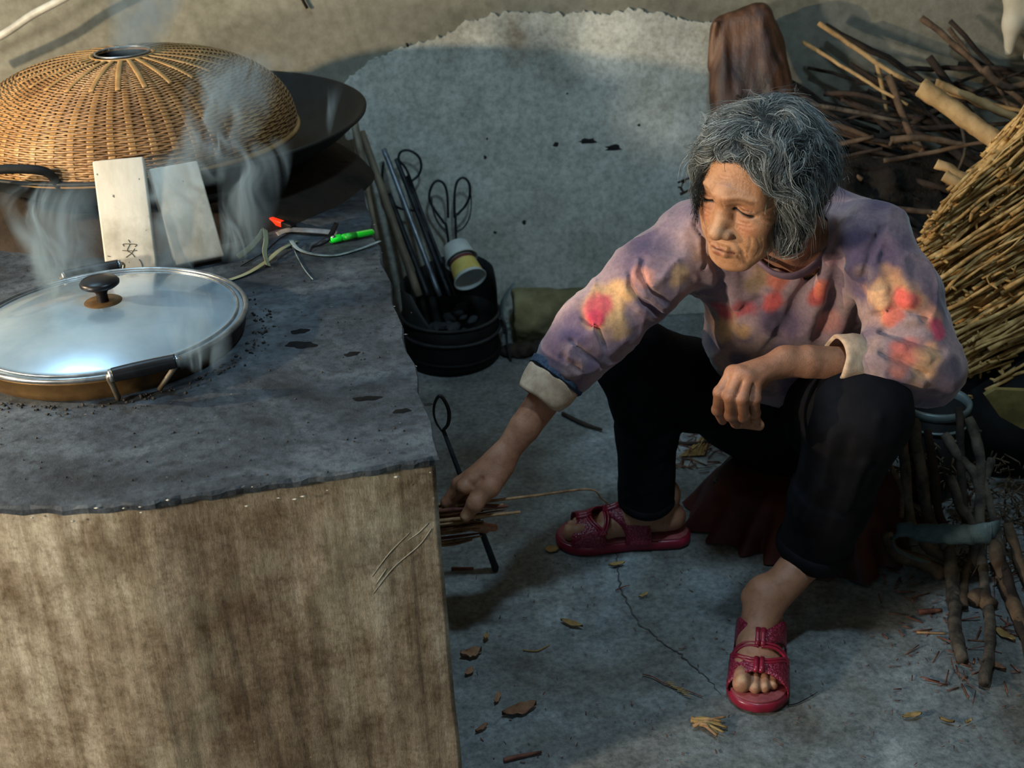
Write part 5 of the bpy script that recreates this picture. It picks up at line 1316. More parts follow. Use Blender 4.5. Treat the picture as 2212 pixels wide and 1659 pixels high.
for i, (x0, y0, x1, y1) in enumerate([(978, 1160, 1035, 1152), (978, 1168, 1040, 1158), (978, 1150, 1012, 1146), (979, 1175, 1020, 1166)]):
    o = mk('kindling_twig', *tube(cr([A(905, y0 + 8, 1.93), A(x0, y0, 1.92), A(x1, y1, 1.90)], 4), [.003, .003, .0015], 6), MTWIG if i else MTWIGD); tag(o, ['second splintered twig from the top poking out of the stove mouth', 'longest pale-ended twig poking out below her fingers', 'topmost short twig poking out just under her fingers', 'lowest twig poking out of the stove mouth'][i], 'twig', 'twigs poking out of the stove mouth')
tag(mk('floor_twig', *tube([G(975, 1229, .006), G(1023, 1228, .005)], [.004, .003], 6), MTWIGD), 'short reddish twig on the floor by the stove foot beside the poker', 'twig')

# ------------------------------------------------------------------ big bark slab against the wall
mt, nt, bs = nodes('red_brown_bark'); MLOG = mt
n = noise_node(nt, 16, 7, .65, stretch=(1, 1, .25), dist=.5); r1 = ramp(nt, n.outputs[0], [(.32, rgb((28, 16, 11))), (.5, rgb((70, 42, 27))), (.72, rgb((120, 82, 56)))]); nt.links.new(r1.outputs[0], bs.inputs['Base Color'])
bs.inputs['Roughness'].default_value = .38; n3 = noise_node(nt, 30, 8, .7, stretch=(1, 1, .2)); bump(nt, bs, n3.outputs[0], .8, .006)
lg = SDF()
for x0, y0, x1, y1 in ((1562, 62, 1570, 330), (1588, 54, 1600, 330), (1615, 46, 1635, 330), (1641, 35, 1670, 330), (1657, 64, 1712, 330), (1570, 62, 1641, 38)):
    lg.cap(A(x0, y0, 3.17), A(x1, y1, 3.05 if y1 > 200 else 3.17), .031, .036, k=.012)
for x0, x1 in ((1575, 1640), (1620, 1700), (1690, 1760)): lg.cap(A(x0, 300, 3.08), A(x1, 520, 2.95), .045, .05, k=.03)
lg.cap(A(1546, 50, 3.14), A(1537, 145, 3.14), .010, .006, k=.01)
Vv, Ff = lg.mesh(.005, extra=lambda X: vnoise(X * [1, 1, .12], 55, 95) * .004 + vnoise(X, 12, 96) * .006)
tag(mk('bark_slab', Vv, Ff, MLOG), 'big red-brown barked tree trunk standing against the wall behind her', 'log')

# ------------------------------------------------------------------ firewood
MBR = mnoise('grey_brown_bark', (58, 44, 34), (104, 84, 64), 26, .85, bmp=.6, bd=.003, fscale=120)
MBR2 = mnoise('pale_split_wood', (128, 100, 62), (182, 150, 104), 20, .8, bmp=.5, bd=.003, fscale=90)
MBR3 = mnoise('dark_bark', (26, 21, 18), (58, 46, 38), 26, .9, bmp=.7, bd=.003, fscale=120)
MBR4 = mnoise('grey_lichened_bark', (40, 36, 32), (96, 86, 74), 30, .9, bmp=.8, bd=.003, fscale=110)
def branch(pts, r, mt_, label, group=None, name='firewood_branch', knots=True, forks=(), seg=8, cat='branch'):
    P = cr(np.array([A(*p) if len(p) == 3 else np.array(p) for p in pts]), 5); n_ = len(P)
    P = P + np.stack([vnoise(P, 30, q) for q in (11, 12, 13)], 1) * min(r * .5, .004)
    rad = r * (1 + .12 * vnoise(P, 60, 14)) * np.linspace(1.05, .8, n_)
    mb = MB(); V, F = tube(P, list(rad), seg); mb.add(V, F)
    for t, dv, l, rf in forks:
        i = int(t * (n_ - 1)); q = P[i]; d = np.array(dv) * l; mb.add(*tube(cr([q, q + d * .5 + [0, 0, .006], q + d], 4), [rf, rf * .9, rf * .6], 6))
    o = mb.build(name, mt_); tag(o, label, cat, group); return o
branch([(1768, 50, 3.2), (1850, 105, 3.15), (1930, 160, 3.1), (2060, 205, 3.0), (2215, 240, 2.9)], .0062, MBR2, 'long slim pale branch crossing the wall right of the trunk', forks=[(.42, (.2, -.2, -.9), .16, .006)])
branch([(1733, 90, 3.2), (1800, 130, 3.15), (1880, 180, 3.05), (1960, 225, 3.0)], .0050, MBR2, 'thin twig with a pale cut tip nearest the trunk')
branch([(1990, 38, 3.1), (2050, 85, 3.05), (2120, 150, 3.0), (2215, 225, 2.9)], .0078, MBR, 'straight brown branch rising highest at the far right')
branch([(1920, 165, 3.05), (1945, 230, 3.0), (1970, 295, 2.95), (1995, 330, 2.9)], .0092, MBR, 'steep forked brown branch dropping in front of the dark heap', forks=[(.95, (-.9, 0, .1), .05, .007)])
branch([(1922, 304, 2.9), (1975, 298, 2.88), (2030, 305, 2.86), (2088, 312, 2.84)], .0086, MBR, 'level branch with a pale broken end under the steep fork', forks=[(.08, (-.6, -.2, -.5), .025, .006)])
branch([(1745, 225, 3.0), (1830, 240, 2.98), (1950, 262, 2.95)], .0055, MBR4, 'thin greyish branch just behind the top of her hair')
branch([(1908, 346, 2.8), (1980, 335, 2.8), (2070, 318, 2.78), (2160, 300, 2.75)], .0055, MBR, 'slender branch running up to the right under the level one')
branch([(1815, 340, 2.9), (1860, 332, 2.9), (1905, 322, 2.88)], .0045, MBR3, 'short thin dark branch beside the back of her hair')
branch([(2050, 60, 3.15), (2110, 140, 3.1), (2150, 180, 3.05), (2212, 290, 3.0)], .0055, MBR, 'thin brown branch behind the highest straight one')
branch([(2130, 150, 2.9), (2150, 175, 2.88), (2185, 190, 2.86), (2230, 180, 2.84)], .010, MBR, 'crooked knotty branch end near the right picture edge')
branch([(2075, 270, 2.8), (2085, 320, 2.8), (2060, 390, 2.78)], .0042, MBR4, 'thin grey twig hanging behind the split tan beam')
branch([(1700, 470, 2.9), (1900, 452, 2.75), (2040, 462, 2.7)], .0075, MBR, 'dusty branch lying level behind her shoulder')
branch([(1425, 530, 3.12), (1465, 480, 3.12), (1515, 430, 3.1)], .0032, MBR3, 'thin dark twig sloping up behind her right shoulder')
branch([(1465, 395, 3.1), (1500, 380, 3.1), (1540, 372, 3.08)], .0030, MBR3, 'upper thin dark twig sticking out behind her cheek', forks=[(.2, (-.3, 0, -.9), .03, .002), (.4, (-.6, 0, -.6), .04, .002)])
branch([(1470, 420, 3.1), (1505, 404, 3.1), (1540, 395, 3.08)], .0040, MBR3, 'lower thick dark twig sticking out behind her cheek', forks=[(.15, (-.5, 0, .5), .03, .003)])
# the two tan split beams
def beam(a, b, Ya, Yb, w_, h_, label):
    P = cr([A(*a, Ya), (A(*a, Ya) + A(*b, Yb)) / 2 + [0, 0, .002], A(*b, Yb)], 12); V, F = tube(P, .5, 8, flat=(w_, h_), up=(0, 0, 1))
    n_ = len(V) // 8; V = V + np.stack([vnoise(V * [1, 1, 1], 55, q) for q in (31, 32, 33)], 1) * .0035
    return tag(mk('split_beam', V, F, MBR2), label, 'wood')
beam((1988, 188), (2168, 318), 2.72, 2.62, .040, .040, 'thick squared tan log end pointing up beside the brushwood')
beam((2020, 178), (2250, 282), 2.80, 2.70, .018, .020, 'slim tan split stick lying just above the thick squared one')
beam((2022, 352), (2110, 398), 2.62, 2.58, .026, .020, 'short tan stump end under the thick squared log, upper of two')
beam((2040, 378), (2120, 430), 2.60, 2.56, .026, .024, 'short tan stump end touching the brushwood, lower of two')
# dark heap of branches filling the corner
r_ = np.random.default_rng(21)
for i in range(78):
    x = r_.uniform(1700, 2230); y = r_.uniform(190, 640) if i > 24 else r_.uniform(150, 300)
    if x < 1790 and y > 350: y = r_.uniform(200, 340)
    Y = 3.2 - .5 * (y - 150) / 450 + r_.uniform(-.05, .05); an = r_.normal() * .35 + .25; L_ = r_.uniform(150, 420)
    dx, dy = L_ * math.cos(an) / 2, L_ * math.sin(an) / 2
    a, b = A(x - dx, y - dy, Y + .05), A(x + dx, y + dy, Y - .05)
    a[1] = min(a[1], YW - .03); b[1] = min(b[1], YW - .03)
    if b[2] < .05 or a[2] < .05: continue
    md = (a + b) / 2 + r_.normal(size=3) * [.01, .01, .015]; md[1] = min(md[1], YW - .03)
    branch([tuple(a), tuple(md), tuple(b)], r_.uniform(.003, .010), MBR3 if r_.random() < .75 else MBR, 'x', seg=6) if False else None
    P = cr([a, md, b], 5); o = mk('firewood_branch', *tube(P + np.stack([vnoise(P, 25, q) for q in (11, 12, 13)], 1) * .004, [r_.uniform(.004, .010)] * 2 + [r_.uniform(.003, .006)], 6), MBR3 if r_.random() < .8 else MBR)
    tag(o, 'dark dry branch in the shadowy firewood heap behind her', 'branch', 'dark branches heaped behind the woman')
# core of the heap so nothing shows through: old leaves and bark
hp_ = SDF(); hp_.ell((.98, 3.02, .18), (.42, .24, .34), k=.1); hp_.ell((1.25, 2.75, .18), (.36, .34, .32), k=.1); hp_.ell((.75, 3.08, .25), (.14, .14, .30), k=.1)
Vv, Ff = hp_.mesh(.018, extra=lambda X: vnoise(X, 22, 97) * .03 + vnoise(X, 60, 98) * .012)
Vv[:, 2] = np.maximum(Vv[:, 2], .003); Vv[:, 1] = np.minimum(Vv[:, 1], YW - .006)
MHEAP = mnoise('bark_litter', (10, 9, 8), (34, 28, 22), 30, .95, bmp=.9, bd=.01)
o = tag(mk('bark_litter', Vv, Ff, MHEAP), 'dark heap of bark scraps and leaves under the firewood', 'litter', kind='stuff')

# ------------------------------------------------------------------ brushwood bundle at the right edge
mt, nt, bs = nodes('straw_stems'); MSTRAW = mt
n = noise_node(nt, 45, 4, .6); r1 = ramp(nt, n.outputs[0], [(.3, rgb((128, 94, 48))), (.5, rgb((184, 142, 80))), (.7, rgb((222, 184, 122)))]); nt.links.new(r1.outputs[0], bs.inputs['Base Color']); bs.inputs['Roughness'].default_value = .65
bw = thing('brushwood_bundle', A(2260, 700, 2.45) * [1, 1, 0], 'big fan-shaped bundle of tan dry stalks beside her shoulder', 'brushwood')
r_ = np.random.default_rng(31); edge_ = np.array([(2200, 285), (2150, 330), (2085, 400), (2010, 485), (1975, 545), (1990, 620), (2020, 690), (2050, 770), (2070, 810)], float)
def edgept(t):
    i = t * (len(edge_) - 1); j = int(min(i, len(edge_) - 2)); f = i - j; return edge_[j] * (1 - f) + edge_[j + 1] * f
mbs = MB(); SP = []
for i in range(1500):
    t = r_.random(); lay = r_.random() ** 1.3; e0 = edgept(t) + r_.normal(size=2) * [7, 7] + np.array([lay * 230 * r_.random(), -lay * 30 * r_.random()])
    if i % 2: e0 = e0 + np.array([r_.uniform(0, 180), r_.uniform(-60, 60)])
    ang_ = math.radians(-47 + 22 * t + r_.normal() * 4); L_ = r_.uniform(220, 420); e1 = e0 + L_ * np.array([math.cos(ang_), math.sin(ang_)])
    Y0 = 2.34 + .18 * lay + .12 * (1 - t); Y1 = Y0 + .10 + .05 * r_.normal()
    a = A(e0[0], e0[1], Y0); b = A(e1[0], e1[1], Y1)
    if a[2] < .02: continue
    md = (a + b) / 2 + r_.normal(size=3) * .008; SP.append((a, md, b, i))
for a, md, b, i in SP:
    P = cr([a, md, b], 3); P[1:-1] += r_.normal(size=(len(P) - 2, 3)) * .0022; r0 = r_.uniform(.0013, .0036)
    V, F = tube(P, [r0 * 1.8, r0 * 1.5, r0, r0 * .9], 4, cap=True); mbs.add(V, F)
    for q_ in range(2 if i % 3 else 0):      # broken side twigs near the tip
        q = P[0] + (P[1] - P[0]) * r_.random(); d = nrm(r_.normal(size=3) + nrm(P[0] - P[-1]) * .8) * r_.uniform(.008, .026); mbs.add(*tube([q, q + d * .6, q + d], [r0 * 1.4, r0 * 1.2, r0 * .7], 4))
o = mbs.build('stalks', MSTRAW, bw); o['kind'] = 'stuff'

# ------------------------------------------------------------------ tied bundle of sticks, lower right
MTIE = mnoise('grey_blue_cloth', (52, 66, 70), (96, 116, 118), 14, .9, bmp=.4, fscale=220, bd=.002)
sticks = [([(1938, 905), (1950, 980), (1962, 1090), (1975, 1180)], .010, MBR4), ([(1975, 905), (1985, 1000), (2010, 1120), (2052, 1200), (2062, 1290)], .0115, MBR4),
          ([(2040, 940), (2070, 985), (2105, 1020), (2118, 1060)], .0095, MBR4), ([(2090, 900), (2112, 960), (2118, 1060), (2110, 1150), (2100, 1230)], .0105, MBR4),
          ([(2048, 1030), (2070, 1080), (2098, 1140), (2110, 1200)], .0105, MBR4), ([(2140, 990), (2128, 1050), (2150, 1150), (2175, 1240), (2200, 1320)], .0085, MBR4),
          ([(1918, 1150), (1935, 1195), (1985, 1215), (2035, 1240)], .0135, MBR), ([(2050, 1180), (2058, 1290), (2065, 1350), (2078, 1425)], .0110, MBR4),
          ([(2100, 1200), (2085, 1250), (2078, 1310)], .0085, MBR), ([(2120, 1190), (2130, 1290), (2138, 1380), (2125, 1475)], .0095, MBR4),
          ([(2145, 1170), (2170, 1260), (2200, 1330), (2240, 1400)], .0125, MBR), ([(2175, 1130), (2200, 1210), (2230, 1290)], .0100, MBR),
          ([(2100, 1300), (2118, 1290), (2140, 1310)], .0150, MBR), ([(1925, 1005), (1950, 1060), (1945, 1120)], .0055, MBR), ([(1958, 955), (1955, 1030), (1945, 1100)], .0036, MTWIGD),
          ([(2005, 930), (2020, 1040), (2040, 1150)], .0090, MBR3), ([(2070, 880), (2075, 1000), (2085, 1130)], .0080, MBR3), ([(2160, 1200), (2190, 1300), (2230, 1420)], .0110, MBR3), ([(1965, 1120), (2010, 1190), (2060, 1210)], .0095, MBR)]
slab = ['grey stick at the left of the tied bundle, upright', 'long grey stick running through the middle of the tied bundle', 'grey stick slanting to the fork at the top of the bundle', 'tall crooked grey stick rising highest in the bundle',
        'grey stick crossing just above the cloth tie', 'mossy stick at the right of the cloth tie', 'thick bent stick under the loop of the cloth tie', 'knobby grey stick standing below the cloth tie, pointing down to the floor',
        'reddish stick below the tie beside the knobby grey one', 'long lower stick with a pale frayed end on the floor', 'thick dark red stick leaning out at the lower right', 'brown stick at the right edge of the bundle',
        'sawn round stick end facing out under the bundle', 'short brown twig beside the leg of the trousers', 'thin reddish twig standing behind her knee', 'dark stick behind the middle of the bundle', 'dark stick behind the crooked tall one', 'dark stick low at the right picture edge', 'short stick crossing under the cloth tie']
def stickY(y): # bundle stands, foot nearer the camera
    return np.interp(y, [880, 1200, 1475], [2.18, 2.02, 1.86])
for (px, r, mt_), lb in zip(sticks, slab):
    pts = []
    for x, y in px:
        g = G(x, y, .012); Yy = min(stickY(y), g[1] - .0); pts.append(A(x, y, Yy))
    P = cr(pts, 6); P[:, 2] = np.maximum(P[:, 2], r * .9)
    P = P + np.stack([vnoise(P, 28, q) for q in (11, 12, 13)], 1) * .004
    rad = r * (1 + .22 * vnoise(P, 70, 14)); rad[0] *= .8
    mb = MB(); mb.add(*tube(P, list(rad), 9))
    for q in range(max(2, len(P) // 8)):
        i = R_.randrange(2, len(P) - 2); d = nrm(np.array([R_.gauss(0, 1), R_.gauss(0, 1), R_.gauss(0, 1)])); mb.add(*tube([P[i], P[i] + d * r * 1.6], [r * .45, r * .25], 5))
    tag(mb.build('firewood_stick', mt_), lb, 'stick')
# cloth tie
tp = [(1925, 1160), (1950, 1142), (1985, 1150), (2040, 1152), (2090, 1154), (2135, 1150)]; V = []; 
Pt = cr([np.r_[A(x, y, 1.955), ] for x, y in tp], 6)
n_ = len(Pt); hw_ = np.interp(np.linspace(0, 1, n_), [0, .12, .5, 1], [.004, .014, .020, .022])
for i in range(n_):
    for s_ in (-1, -.5, 0, .5, 1):
        for d_ in (0, .0022): V.append(Pt[i] + np.array([.004 * math.sin(i * .9 + s_), -d_ - .006 * (1 - s_ * s_) + .002 * math.sin(i * 1.3 + s_ * 3), s_ * hw_[i]]))
F = []
for i in range(n_ - 1):
    for s_ in range(4):
        a0 = i * 10 + s_ * 2; F += [(a0, a0 + 2, a0 + 12, a0 + 10), (a0 + 1, a0 + 11, a0 + 13, a0 + 3)]
    F += [(i * 10, i * 10 + 10, i * 10 + 11, i * 10 + 1), (i * 10 + 8, i * 10 + 9, i * 10 + 19, i * 10 + 18)]
F += [(0, 1, 3, 2), (2, 3, 5, 4), (4, 5, 7, 6), (6, 7, 9, 8)]
tie = thing('cloth_tie', Pt[3], 'grey-blue cloth strip tied round the stick bundle', 'cloth strip')
mk('band', V, F, MTIE, tie)
mk('tail', *tube(cr([A(1925, 1160, 1.955), A(1935, 1185, 1.95), A(1975, 1205, 1.97), A(2010, 1215, 1.99)], 5), [.004, .010, .008, .003], 8, flat=(1, .25)), MTIE, tie)
mk('tail', *tube(cr([A(2132, 1150, 1.954), A(2148, 1142, 1.955), A(2158, 1136, 1.96)], 5), [.020, .018, .014], 8, flat=(.25, 1), up=(0, 0, 1)), MTIE, tie)
# yellow torn sack end
MYEL = mnoise('stained_yellow_board', (96, 82, 44), (150, 132, 78), 12, .8, bmp=.3)
yp = [(2128, 855), (2150, 842), (2235, 845), (2240, 935), (2205, 925), (2160, 900)]
V = [A(x, y, 2.20) for x, y in yp] + [A(x, y, 2.20) + np.array([0, .012, 0]) for x, y in yp]; n_ = 6
mk_ = mk('torn_cardboard', V, [tuple(range(n_)), tuple(range(n_, 2 * n_))[::-1]] + [(i, i + n_, (i + 1) % n_ + n_, (i + 1) % n_) for i in range(n_)], MYEL, None, False); tag(mk_, 'torn stained yellow cardboard at the right picture edge under the brushwood', 'cardboard')
# added dark mass behind the sticks, stands in for the gloom
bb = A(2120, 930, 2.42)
MDK = mnoise('black_filler', (8, 8, 8), (20, 18, 17), 20, .95, bmp=.6)
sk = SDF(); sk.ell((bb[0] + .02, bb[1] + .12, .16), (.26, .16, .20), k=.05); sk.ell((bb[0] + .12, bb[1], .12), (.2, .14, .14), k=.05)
Vv, Ff = sk.mesh(.014, extra=lambda X: vnoise(X, 16, 99) * .02); Vv[:, 2] = np.maximum(Vv[:, 2], .003); tag(mk('dark_filler', Vv, Ff, MDK), 'added dark mass filling the gloom behind the tied sticks', 'filler')
# white plastered corner piece upper right
MWH = mnoise('whitewash', (180, 172, 150), (206, 198, 178), 8, .8, bmp=.3)
wp = [A(x, y, 3.05) for x, y in [(2178, -40), (2172, 60), (2166, 110), (2176, 128), (2190, 118), (2200, 60), (2204, 10)]]
wc = SDF(); wc.chain([A(2196, -60, 3.08), A(2188, 50, 3.08), A(2180, 112, 3.08)], [.026, .022, .012], k=.02); wc.chain([A(2240, -40, 3.08), A(2226, 120, 3.08)], [.02, .016], k=.02); wc.chain([A(2204, -20, 3.08), A(2250, 20, 3.08)], [.034, .034], k=.02)
Vv, Ff = wc.mesh(.005, extra=lambda X: vnoise(X, 30, 77) * .004); tag(mk('white_cloth', Vv, Ff, MWH), 'white rag hanging on the wall in the top right corner', 'rag')

# ------------------------------------------------------------------ litter on the floor
def flat_leaf(cx, cy, L_, W_, ang_, mt_, label, name='dry_leaf', curl=.006, grp=None):
    c = G(cx, cy, .001); n_ = 9; V = []; 
    for i in range(n_):
        t = i / (n_ - 1) * 2 - 1; wd = W_ * (1 - abs(t) ** 1.8) ** .8 * (1 + .25 * R_.uniform(-1, 1))
        for s_ in (-1, 0, 1):
            x = t * L_ / 2; y = s_ * wd / 2; V.append((c[0] + x * math.cos(ang_) - y * math.sin(ang_), c[1] + x * math.sin(ang_) + y * math.cos(ang_), .0012 + curl * (abs(s_) * .8 + t * t * .5) * R_.uniform(.7, 1.2)))
    V = np.array(V); V2 = V + [0, 0, .0008]; m_ = len(V); V = np.vstack([V, V2]); F = []
    for i in range(n_ - 1):
        for s_ in range(2):
            a0 = i * 3 + s_; F += [(a0, a0 + 1, a0 + 4, a0 + 3), (m_ + a0, m_ + a0 + 3, m_ + a0 + 4, m_ + a0 + 1)]
        F += [(i * 3, i * 3 + 3, m_ + i * 3 + 3, m_ + i * 3), (i * 3 + 2, m_ + i * 3 + 2, m_ + i * 3 + 5, i * 3 + 5)]
    return tag(mk(name, V, F, mt_), label, 'leaf' if 'leaf' in name else 'chip', grp)
MLEAF = mnoise('brown_leaf', (112, 74, 52), (158, 118, 88), 30, .7, bmp=.4)
MLEAF2 = mnoise('ochre_husk', (128, 96, 50), (172, 140, 88), 30, .7, bmp=.4)
flat_leaf(1122, 1538, .062, .024, .35, MLEAF, 'largest curled brown leaf on the floor near the stove side', curl=.009)
flat_leaf(1235, 1350, .046, .012, -.55, MLEAF2, 'narrow curled ochre leaf on the open floor', curl=.006)
flat_leaf(1075, 1512, .030, .010, 1.3, MLEAF, 'small reddish leaf above the largest brown leaf')
flat_leaf(1040, 1577, .026, .009, .7, MLEAF, 'dark curled leaf scrap against the stove foot')
flat_leaf(1018, 1418, .040, .022, .3, MLEAF, 'crumpled brown leaf half behind the stove corner', curl=.012)
flat_leaf(1014, 1455, .022, .012, .9, MLEAF, 'dark leaf scrap under the crumpled one at the stove corner')
flat_leaf(1050, 1382, .020, .010, 1.4, MLEAF2, 'tiny upright ochre husk beside the stove', curl=.010)
flat_leaf(1332, 1222, .034, .012, .2, MLEAF2, 'pale wood chip on the floor below the rear sandal', name='wood_chip')
flat_leaf(1192, 1188, .030, .022, .1, MLEAF2, 'round brown husk just ahead of the rear sandal toe', name='husk_chip', curl=.003)
flat_leaf(1970, 1549, .034, .010, .15, MLEAF2, 'pale chip on the floor at the lower right', name='wood_chip')
flat_leaf(2045, 1560, .024, .005, -.5, MLEAF2, 'thin pale splinter right of the lower pale chip', name='wood_chip')
flat_leaf(2092, 1562, .016, .005, .5, MLEAF2, 'smallest pale splinter at the lower right', name='wood_chip')
flat_leaf(2150, 1440, .040, .012, -.9, MLEAF, 'ochre bark flake by the frayed stick end', name='bark_chip')
flat_leaf(2170, 1375, .044, .016, -1.0, MLEAF2, 'larger ochre bark flake between the lower sticks', name='bark_chip')
flat_leaf(1390, 1288, .024, .006, .6, MLEAF2, 'thin dry blade on the floor above the crack', curl=.004)
def gtwig(px, r, mt_, label, name='floor_twig', z=None):
    P = cr([G(x, y, (r if z is None else z) + .0005) for x, y in px], 6); return tag(mk(name, *tube(P, [r, r, r * .6], 6), mt_), label, 'twig')
gtwig([(1088, 1642), (1120, 1634), (1170, 1624)], .0036, MTWIGD, 'straight reddish twig at the bottom edge of the picture')
gtwig([(1388, 1456), (1410, 1462), (1440, 1478), (1480, 1490), (1518, 1505)], .0012, MTWIGD, 'fine dark stem stretched on the floor left of the front sandal')
gtwig([(1130, 1404), (1160, 1406), (1188, 1392)], .0014, MLEAF2, 'thin curved pale straw on the open floor')
gtwig([(1690, 1524), (1720, 1520), (1750, 1505), (1766, 1495)], .0008, MWIRE, 'hair-thin dark thread right of the front sandal')
gtwig([(1980, 1366), (2045, 1368)], .0022, MTWIG, 'short straight pale twig left of the lower stick end')
gtwig([(1985, 1322), (2035, 1318)], .0050, MTWIGD, 'short thick reddish twig by the stick bundle foot')
gtwig([(1215, 893), (1260, 915), (1300, 928)], .0050, MBR3, 'dark stick on the floor behind her reaching forearm')
gtwig([(1450, 955), (1500, 958), (1560, 948)], .0040, MBR3, 'dark stick on the floor between her legs')
gtwig([(1330, 1275), (1345, 1268), (1360, 1264)], .0014, MTWIGD, 'tiny dark twig just above the floor crack')
# seed heads on the fine stem
for i in range(9):
    c = G(1438 + i * 5, 1474 + i * 3.2, .004); d = np.array([.014, -.004 + R_.uniform(-.004, .004), R_.uniform(-.001, .003)])
    tag(mk('seed_bristle', *tube([c, c + d], [.0012, .0006], 5), MLEAF2), 'fine bristle of the dry seed head on the floor stem', 'bristle', 'bristles of the dry seed head')
# the little bunch of broken straws
r_ = np.random.default_rng(8)
for i in range(13):
    a = G(1490 + r_.uniform(-4, 30), 1563 + r_.uniform(-14, 6), .004 + .010 * r_.random()); b = G(1548 + r_.uniform(-20, 30), 1548 + i * 3.4, .003 + .010 * r_.random())
    o = mk('broken_straw', *tube(cr([a, (a + b) / 2 + [0, 0, .003], b], 4), [.0030, .0030, .0020], 6), MLEAF2 if i % 4 else MTWIG)
    tag(o, 'short broken straw in the small bunch left of the front sandal', 'straw', 'straws in the small bunch on the floor')
# debris nobody could count
mb = MB(); r_ = np.random.default_rng(9)
for i in range(520):
    if i < 250: x, y = r_.uniform(1010, 2200), r_.uniform(1150, 1655)
    elif i < 400: x, y = r_.uniform(1440, 1640), r_.uniform(900, 1020)
    else: x, y = r_.uniform(1900, 2212), r_.uniform(1200, 1500)
    c = G(x, y, .0008); a = r_.uniform(0, 6.28); l = r_.uniform(.002, .009) if i < 250 else r_.uniform(.01, .04); rr = r_.uniform(.0004, .0010) if i < 250 else r_.uniform(.0006, .0018)
    d = np.array([math.cos(a), math.sin(a), 0]) * l; mb.add(*tube([c, c + d + [0, 0, abs(r_.normal()) * l * .15]], rr, 4))
tag(mb.build('twig_litter', MTWIGD), 'scattered crumbs and bits of twig over the cement floor', 'litter', kind='stuff')
mb = MB()
for i in range(360):
    x, y = r_.uniform(2050, 2260), r_.uniform(990, 1260)
    c = A(x, y, min(stickY(y) + .06 + r_.uniform(0, .05), G(x, y, .01)[1])); d = nrm(r_.normal(size=3)) * r_.uniform(.01, .04); mb.add(*tube([c, c + d], r_.uniform(.0008, .0022), 4))
for i in range(160):
    x, y = r_.uniform(1905, 2050), r_.uniform(960, 1140)
    c = A(x, y, min(stickY(y) + .07 + r_.uniform(0, .05), G(x, y, .01)[1])); d = nrm(r_.normal(size=3)) * r_.uniform(.01, .03); mb.add(*tube([c, c + d], r_.uniform(.0008, .002), 4))
tag(mb.build('kindling_litter', MBR), 'tangle of fine kindling scraps packed behind the tied sticks', 'litter', kind='stuff')
# straw whisk behind the stool
mb = MB()
for i in range(70):
    a = A(1545 + r_.normal() * 10, 935 + r_.normal() * 6, 2.62); b = A(1480 + r_.uniform(-15, 40), 1010 + r_.uniform(-10, 15), 2.50); b = np.array([b[0], b[1], max(b[2], .004)]); mb.add(*tube([a, b], r_.uniform(.0008, .0016), 4))
tw_ = mb.build('straw_whisk', MLEAF2); tag(tw_, 'worn straw whisk lying on the floor behind her legs', 'whisk', kind='stuff')
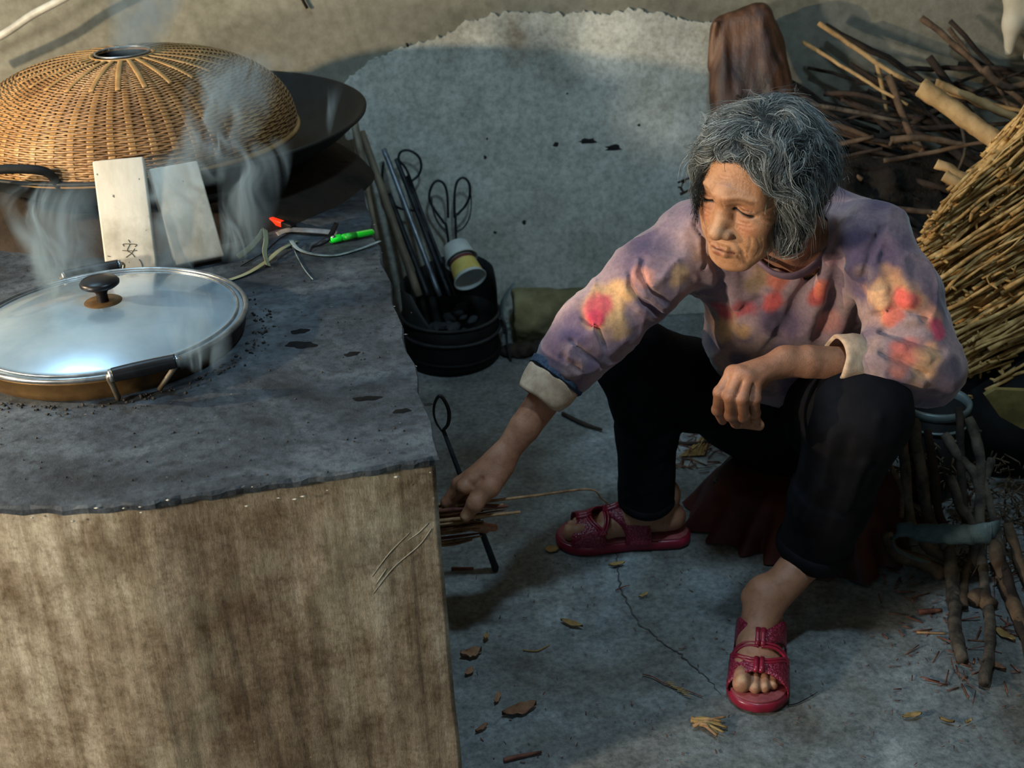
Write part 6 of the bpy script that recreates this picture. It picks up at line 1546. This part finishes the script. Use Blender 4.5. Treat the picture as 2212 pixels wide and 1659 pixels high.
# ------------------------------------------------------------------ steam rising from the pan and the wok
def plume(name, foot, top, wx, wy, dens, seed, label, thin=10.0, sway=.35, scl=2.2):
    """a leaning column of wispy steam between two points; density comes from warped, ridged noise"""
    foot, top = np.array(foot, float), np.array(top, float); h = top[2] - foot[2]
    V = []
    for z in np.linspace(0, 1, 7):
        c = foot + (top - foot) * z; g = .55 + .45 * z
        for k in range(14): a = 2 * math.pi * k / 14; V.append((c[0] + wx * g * math.cos(a), c[1] + wy * g * math.sin(a), c[2]))
    F = [(i * 14 + k, i * 14 + (k + 1) % 14, (i + 1) * 14 + (k + 1) % 14, (i + 1) * 14 + k) for i in range(6) for k in range(14)] + [tuple(range(14))[::-1], tuple(84 + k for k in range(14))]
    mt = bpy.data.materials.new(name); mt.use_nodes = True; nt = mt.node_tree; nt.nodes.clear(); N = nt.nodes.new; Lk = nt.links.new
    def M(op, a, b=None, c=None):
        n = N('ShaderNodeMath'); n.operation = op
        for i, v in enumerate((a, b, c)):
            if v is None: continue
            if isinstance(v, (int, float)): n.inputs[i].default_value = v
            else: Lk(v, n.inputs[i])
        return n.outputs[0]
    out = N('ShaderNodeOutputMaterial'); vs = N('ShaderNodeVolumePrincipled'); Lk(vs.outputs[0], out.inputs['Volume'])
    vs.inputs['Color'].default_value = (.58, .82, 1.0, 1); vs.inputs['Anisotropy'].default_value = .25
    tc = N('ShaderNodeTexCoord'); sp = N('ShaderNodeSeparateXYZ'); Lk(tc.outputs['Object'], sp.inputs[0])
    z = M('DIVIDE', M('SUBTRACT', sp.outputs[2], float(foot[2])), float(h)); g = M('MULTIPLY_ADD', z, .45, .55)
    n1 = N('ShaderNodeTexNoise'); n1.inputs['Scale'].default_value = 5; n1.inputs['Detail'].default_value = 2; mp = N('ShaderNodeMapping'); mp.inputs['Location'].default_value = (seed * 3.1, seed * 1.7, seed * 2.3); mp.inputs['Scale'].default_value = (1, 1, .7)
    Lk(tc.outputs['Object'], mp.inputs[0]); Lk(mp.outputs[0], n1.inputs['Vector']); s1 = N('ShaderNodeSeparateColor'); Lk(n1.outputs['Color'], s1.inputs[0])
    cx = M('MULTIPLY_ADD', z, float(top[0] - foot[0]), float(foot[0])); cy = M('MULTIPLY_ADD', z, float(top[1] - foot[1]), float(foot[1]))
    dx = M('DIVIDE', M('ADD', M('SUBTRACT', sp.outputs[0], cx), M('MULTIPLY', M('SUBTRACT', s1.outputs[0], .5), sway * wx * 2)), M('MULTIPLY', g, wx * .95))
    dy = M('DIVIDE', M('SUBTRACT', sp.outputs[1], cy), M('MULTIPLY', g, wy * .95))
    rr = M('ADD', M('MULTIPLY', dx, dx), M('MULTIPLY', dy, dy)); fall = M('MAXIMUM', M('SUBTRACT', 1.0, rr), 0.0)
    ends = M('MINIMUM', M('MULTIPLY', z, 7.0), M('MULTIPLY', M('SUBTRACT', 1.0, z), 2.2)); ends = M('MAXIMUM', M('MINIMUM', ends, 1.0), 0.0)
    # warped coordinates
    wv = N('ShaderNodeVectorMath'); wv.operation = 'SCALE'; wv.inputs['Scale'].default_value = .22; Lk(n1.outputs['Color'], wv.inputs[0])
    ad = N('ShaderNodeVectorMath'); ad.operation = 'ADD'; Lk(mp.outputs[0], ad.inputs[0]); Lk(wv.outputs[0], ad.inputs[1])
    m2 = N('ShaderNodeMapping'); m2.inputs['Scale'].default_value = (1, 1, .42); Lk(ad.outputs[0], m2.inputs[0])
    n2 = N('ShaderNodeTexNoise'); n2.inputs['Scale'].default_value = scl * 5; n2.inputs['Detail'].default_value = 3; n2.inputs['Roughness'].default_value = .55; n2.inputs['Distortion'].default_value = .9; Lk(m2.outputs[0], n2.inputs['Vector'])
    rid = M('MAXIMUM', M('SUBTRACT', 1.0, M('MULTIPLY', M('ABSOLUTE', M('SUBTRACT', n2.outputs[0], .5)), thin)), 0.0); rid = M('POWER', rid, 2.0)
    soft = M('MAXIMUM', M('MULTIPLY', M('SUBTRACT', n2.outputs[0], .50), 2.0), 0.0)
    w_ = M('ADD', rid, M('MULTIPLY', soft, .5))
    Lk(M('MULTIPLY', M('MULTIPLY', M('MULTIPLY', w_, fall), ends), dens), vs.inputs['Density'])
    try: mt.cycles.volume_step_rate = .32
    except Exception: pass
    o = mk(name, V, F, mt); tag(o, label, 'steam', kind='stuff'); return o
def PX(x, y, Y): return A(x, y, Y)
zt_ = ZS + .05
f = G(165, 672, ZS + .045); plume('steam', f, A(110, 395, f[1] + .06), .095, .05, 62, 1, 'bluish steam column rising from the left back of the pan lid')
f = G(375, 640, ZS + .045); plume('steam', f, A(370, 330, f[1] + .02), .055, .035, 60, 2, 'thin steam column rising between the two wooden blocks')
f = A(530, 560, 2.17); plume('steam', f, A(560, 300, 2.22), .080, .05, 58, 3, 'curling steam in front of the dark wok right of the wooden blocks')
f = A(430, 400, 2.20); plume('steam', f, A(545, 110, 2.30), .12, .05, 52, 4, 'thin wisps drifting up across the woven dome', thin=11)
f = A(690, 300, 2.45); plume('steam', f, A(700, 170, 2.5), .05, .04, 52, 5, 'small curls of steam over the wok rim')
f = A(285, 125, 2.62); plume('steam', f, A(330, -60, 2.68), .10, .06, 22, 6, 'soft haze leaving the hole in the woven dome', thin=4)
f = G(455, 800, ZS + .045); plume('steam', f, A(420, 600, f[1] + .10), .075, .05, 30, 8, 'faint steam wisps sliding off the right side of the pan lid', thin=12)
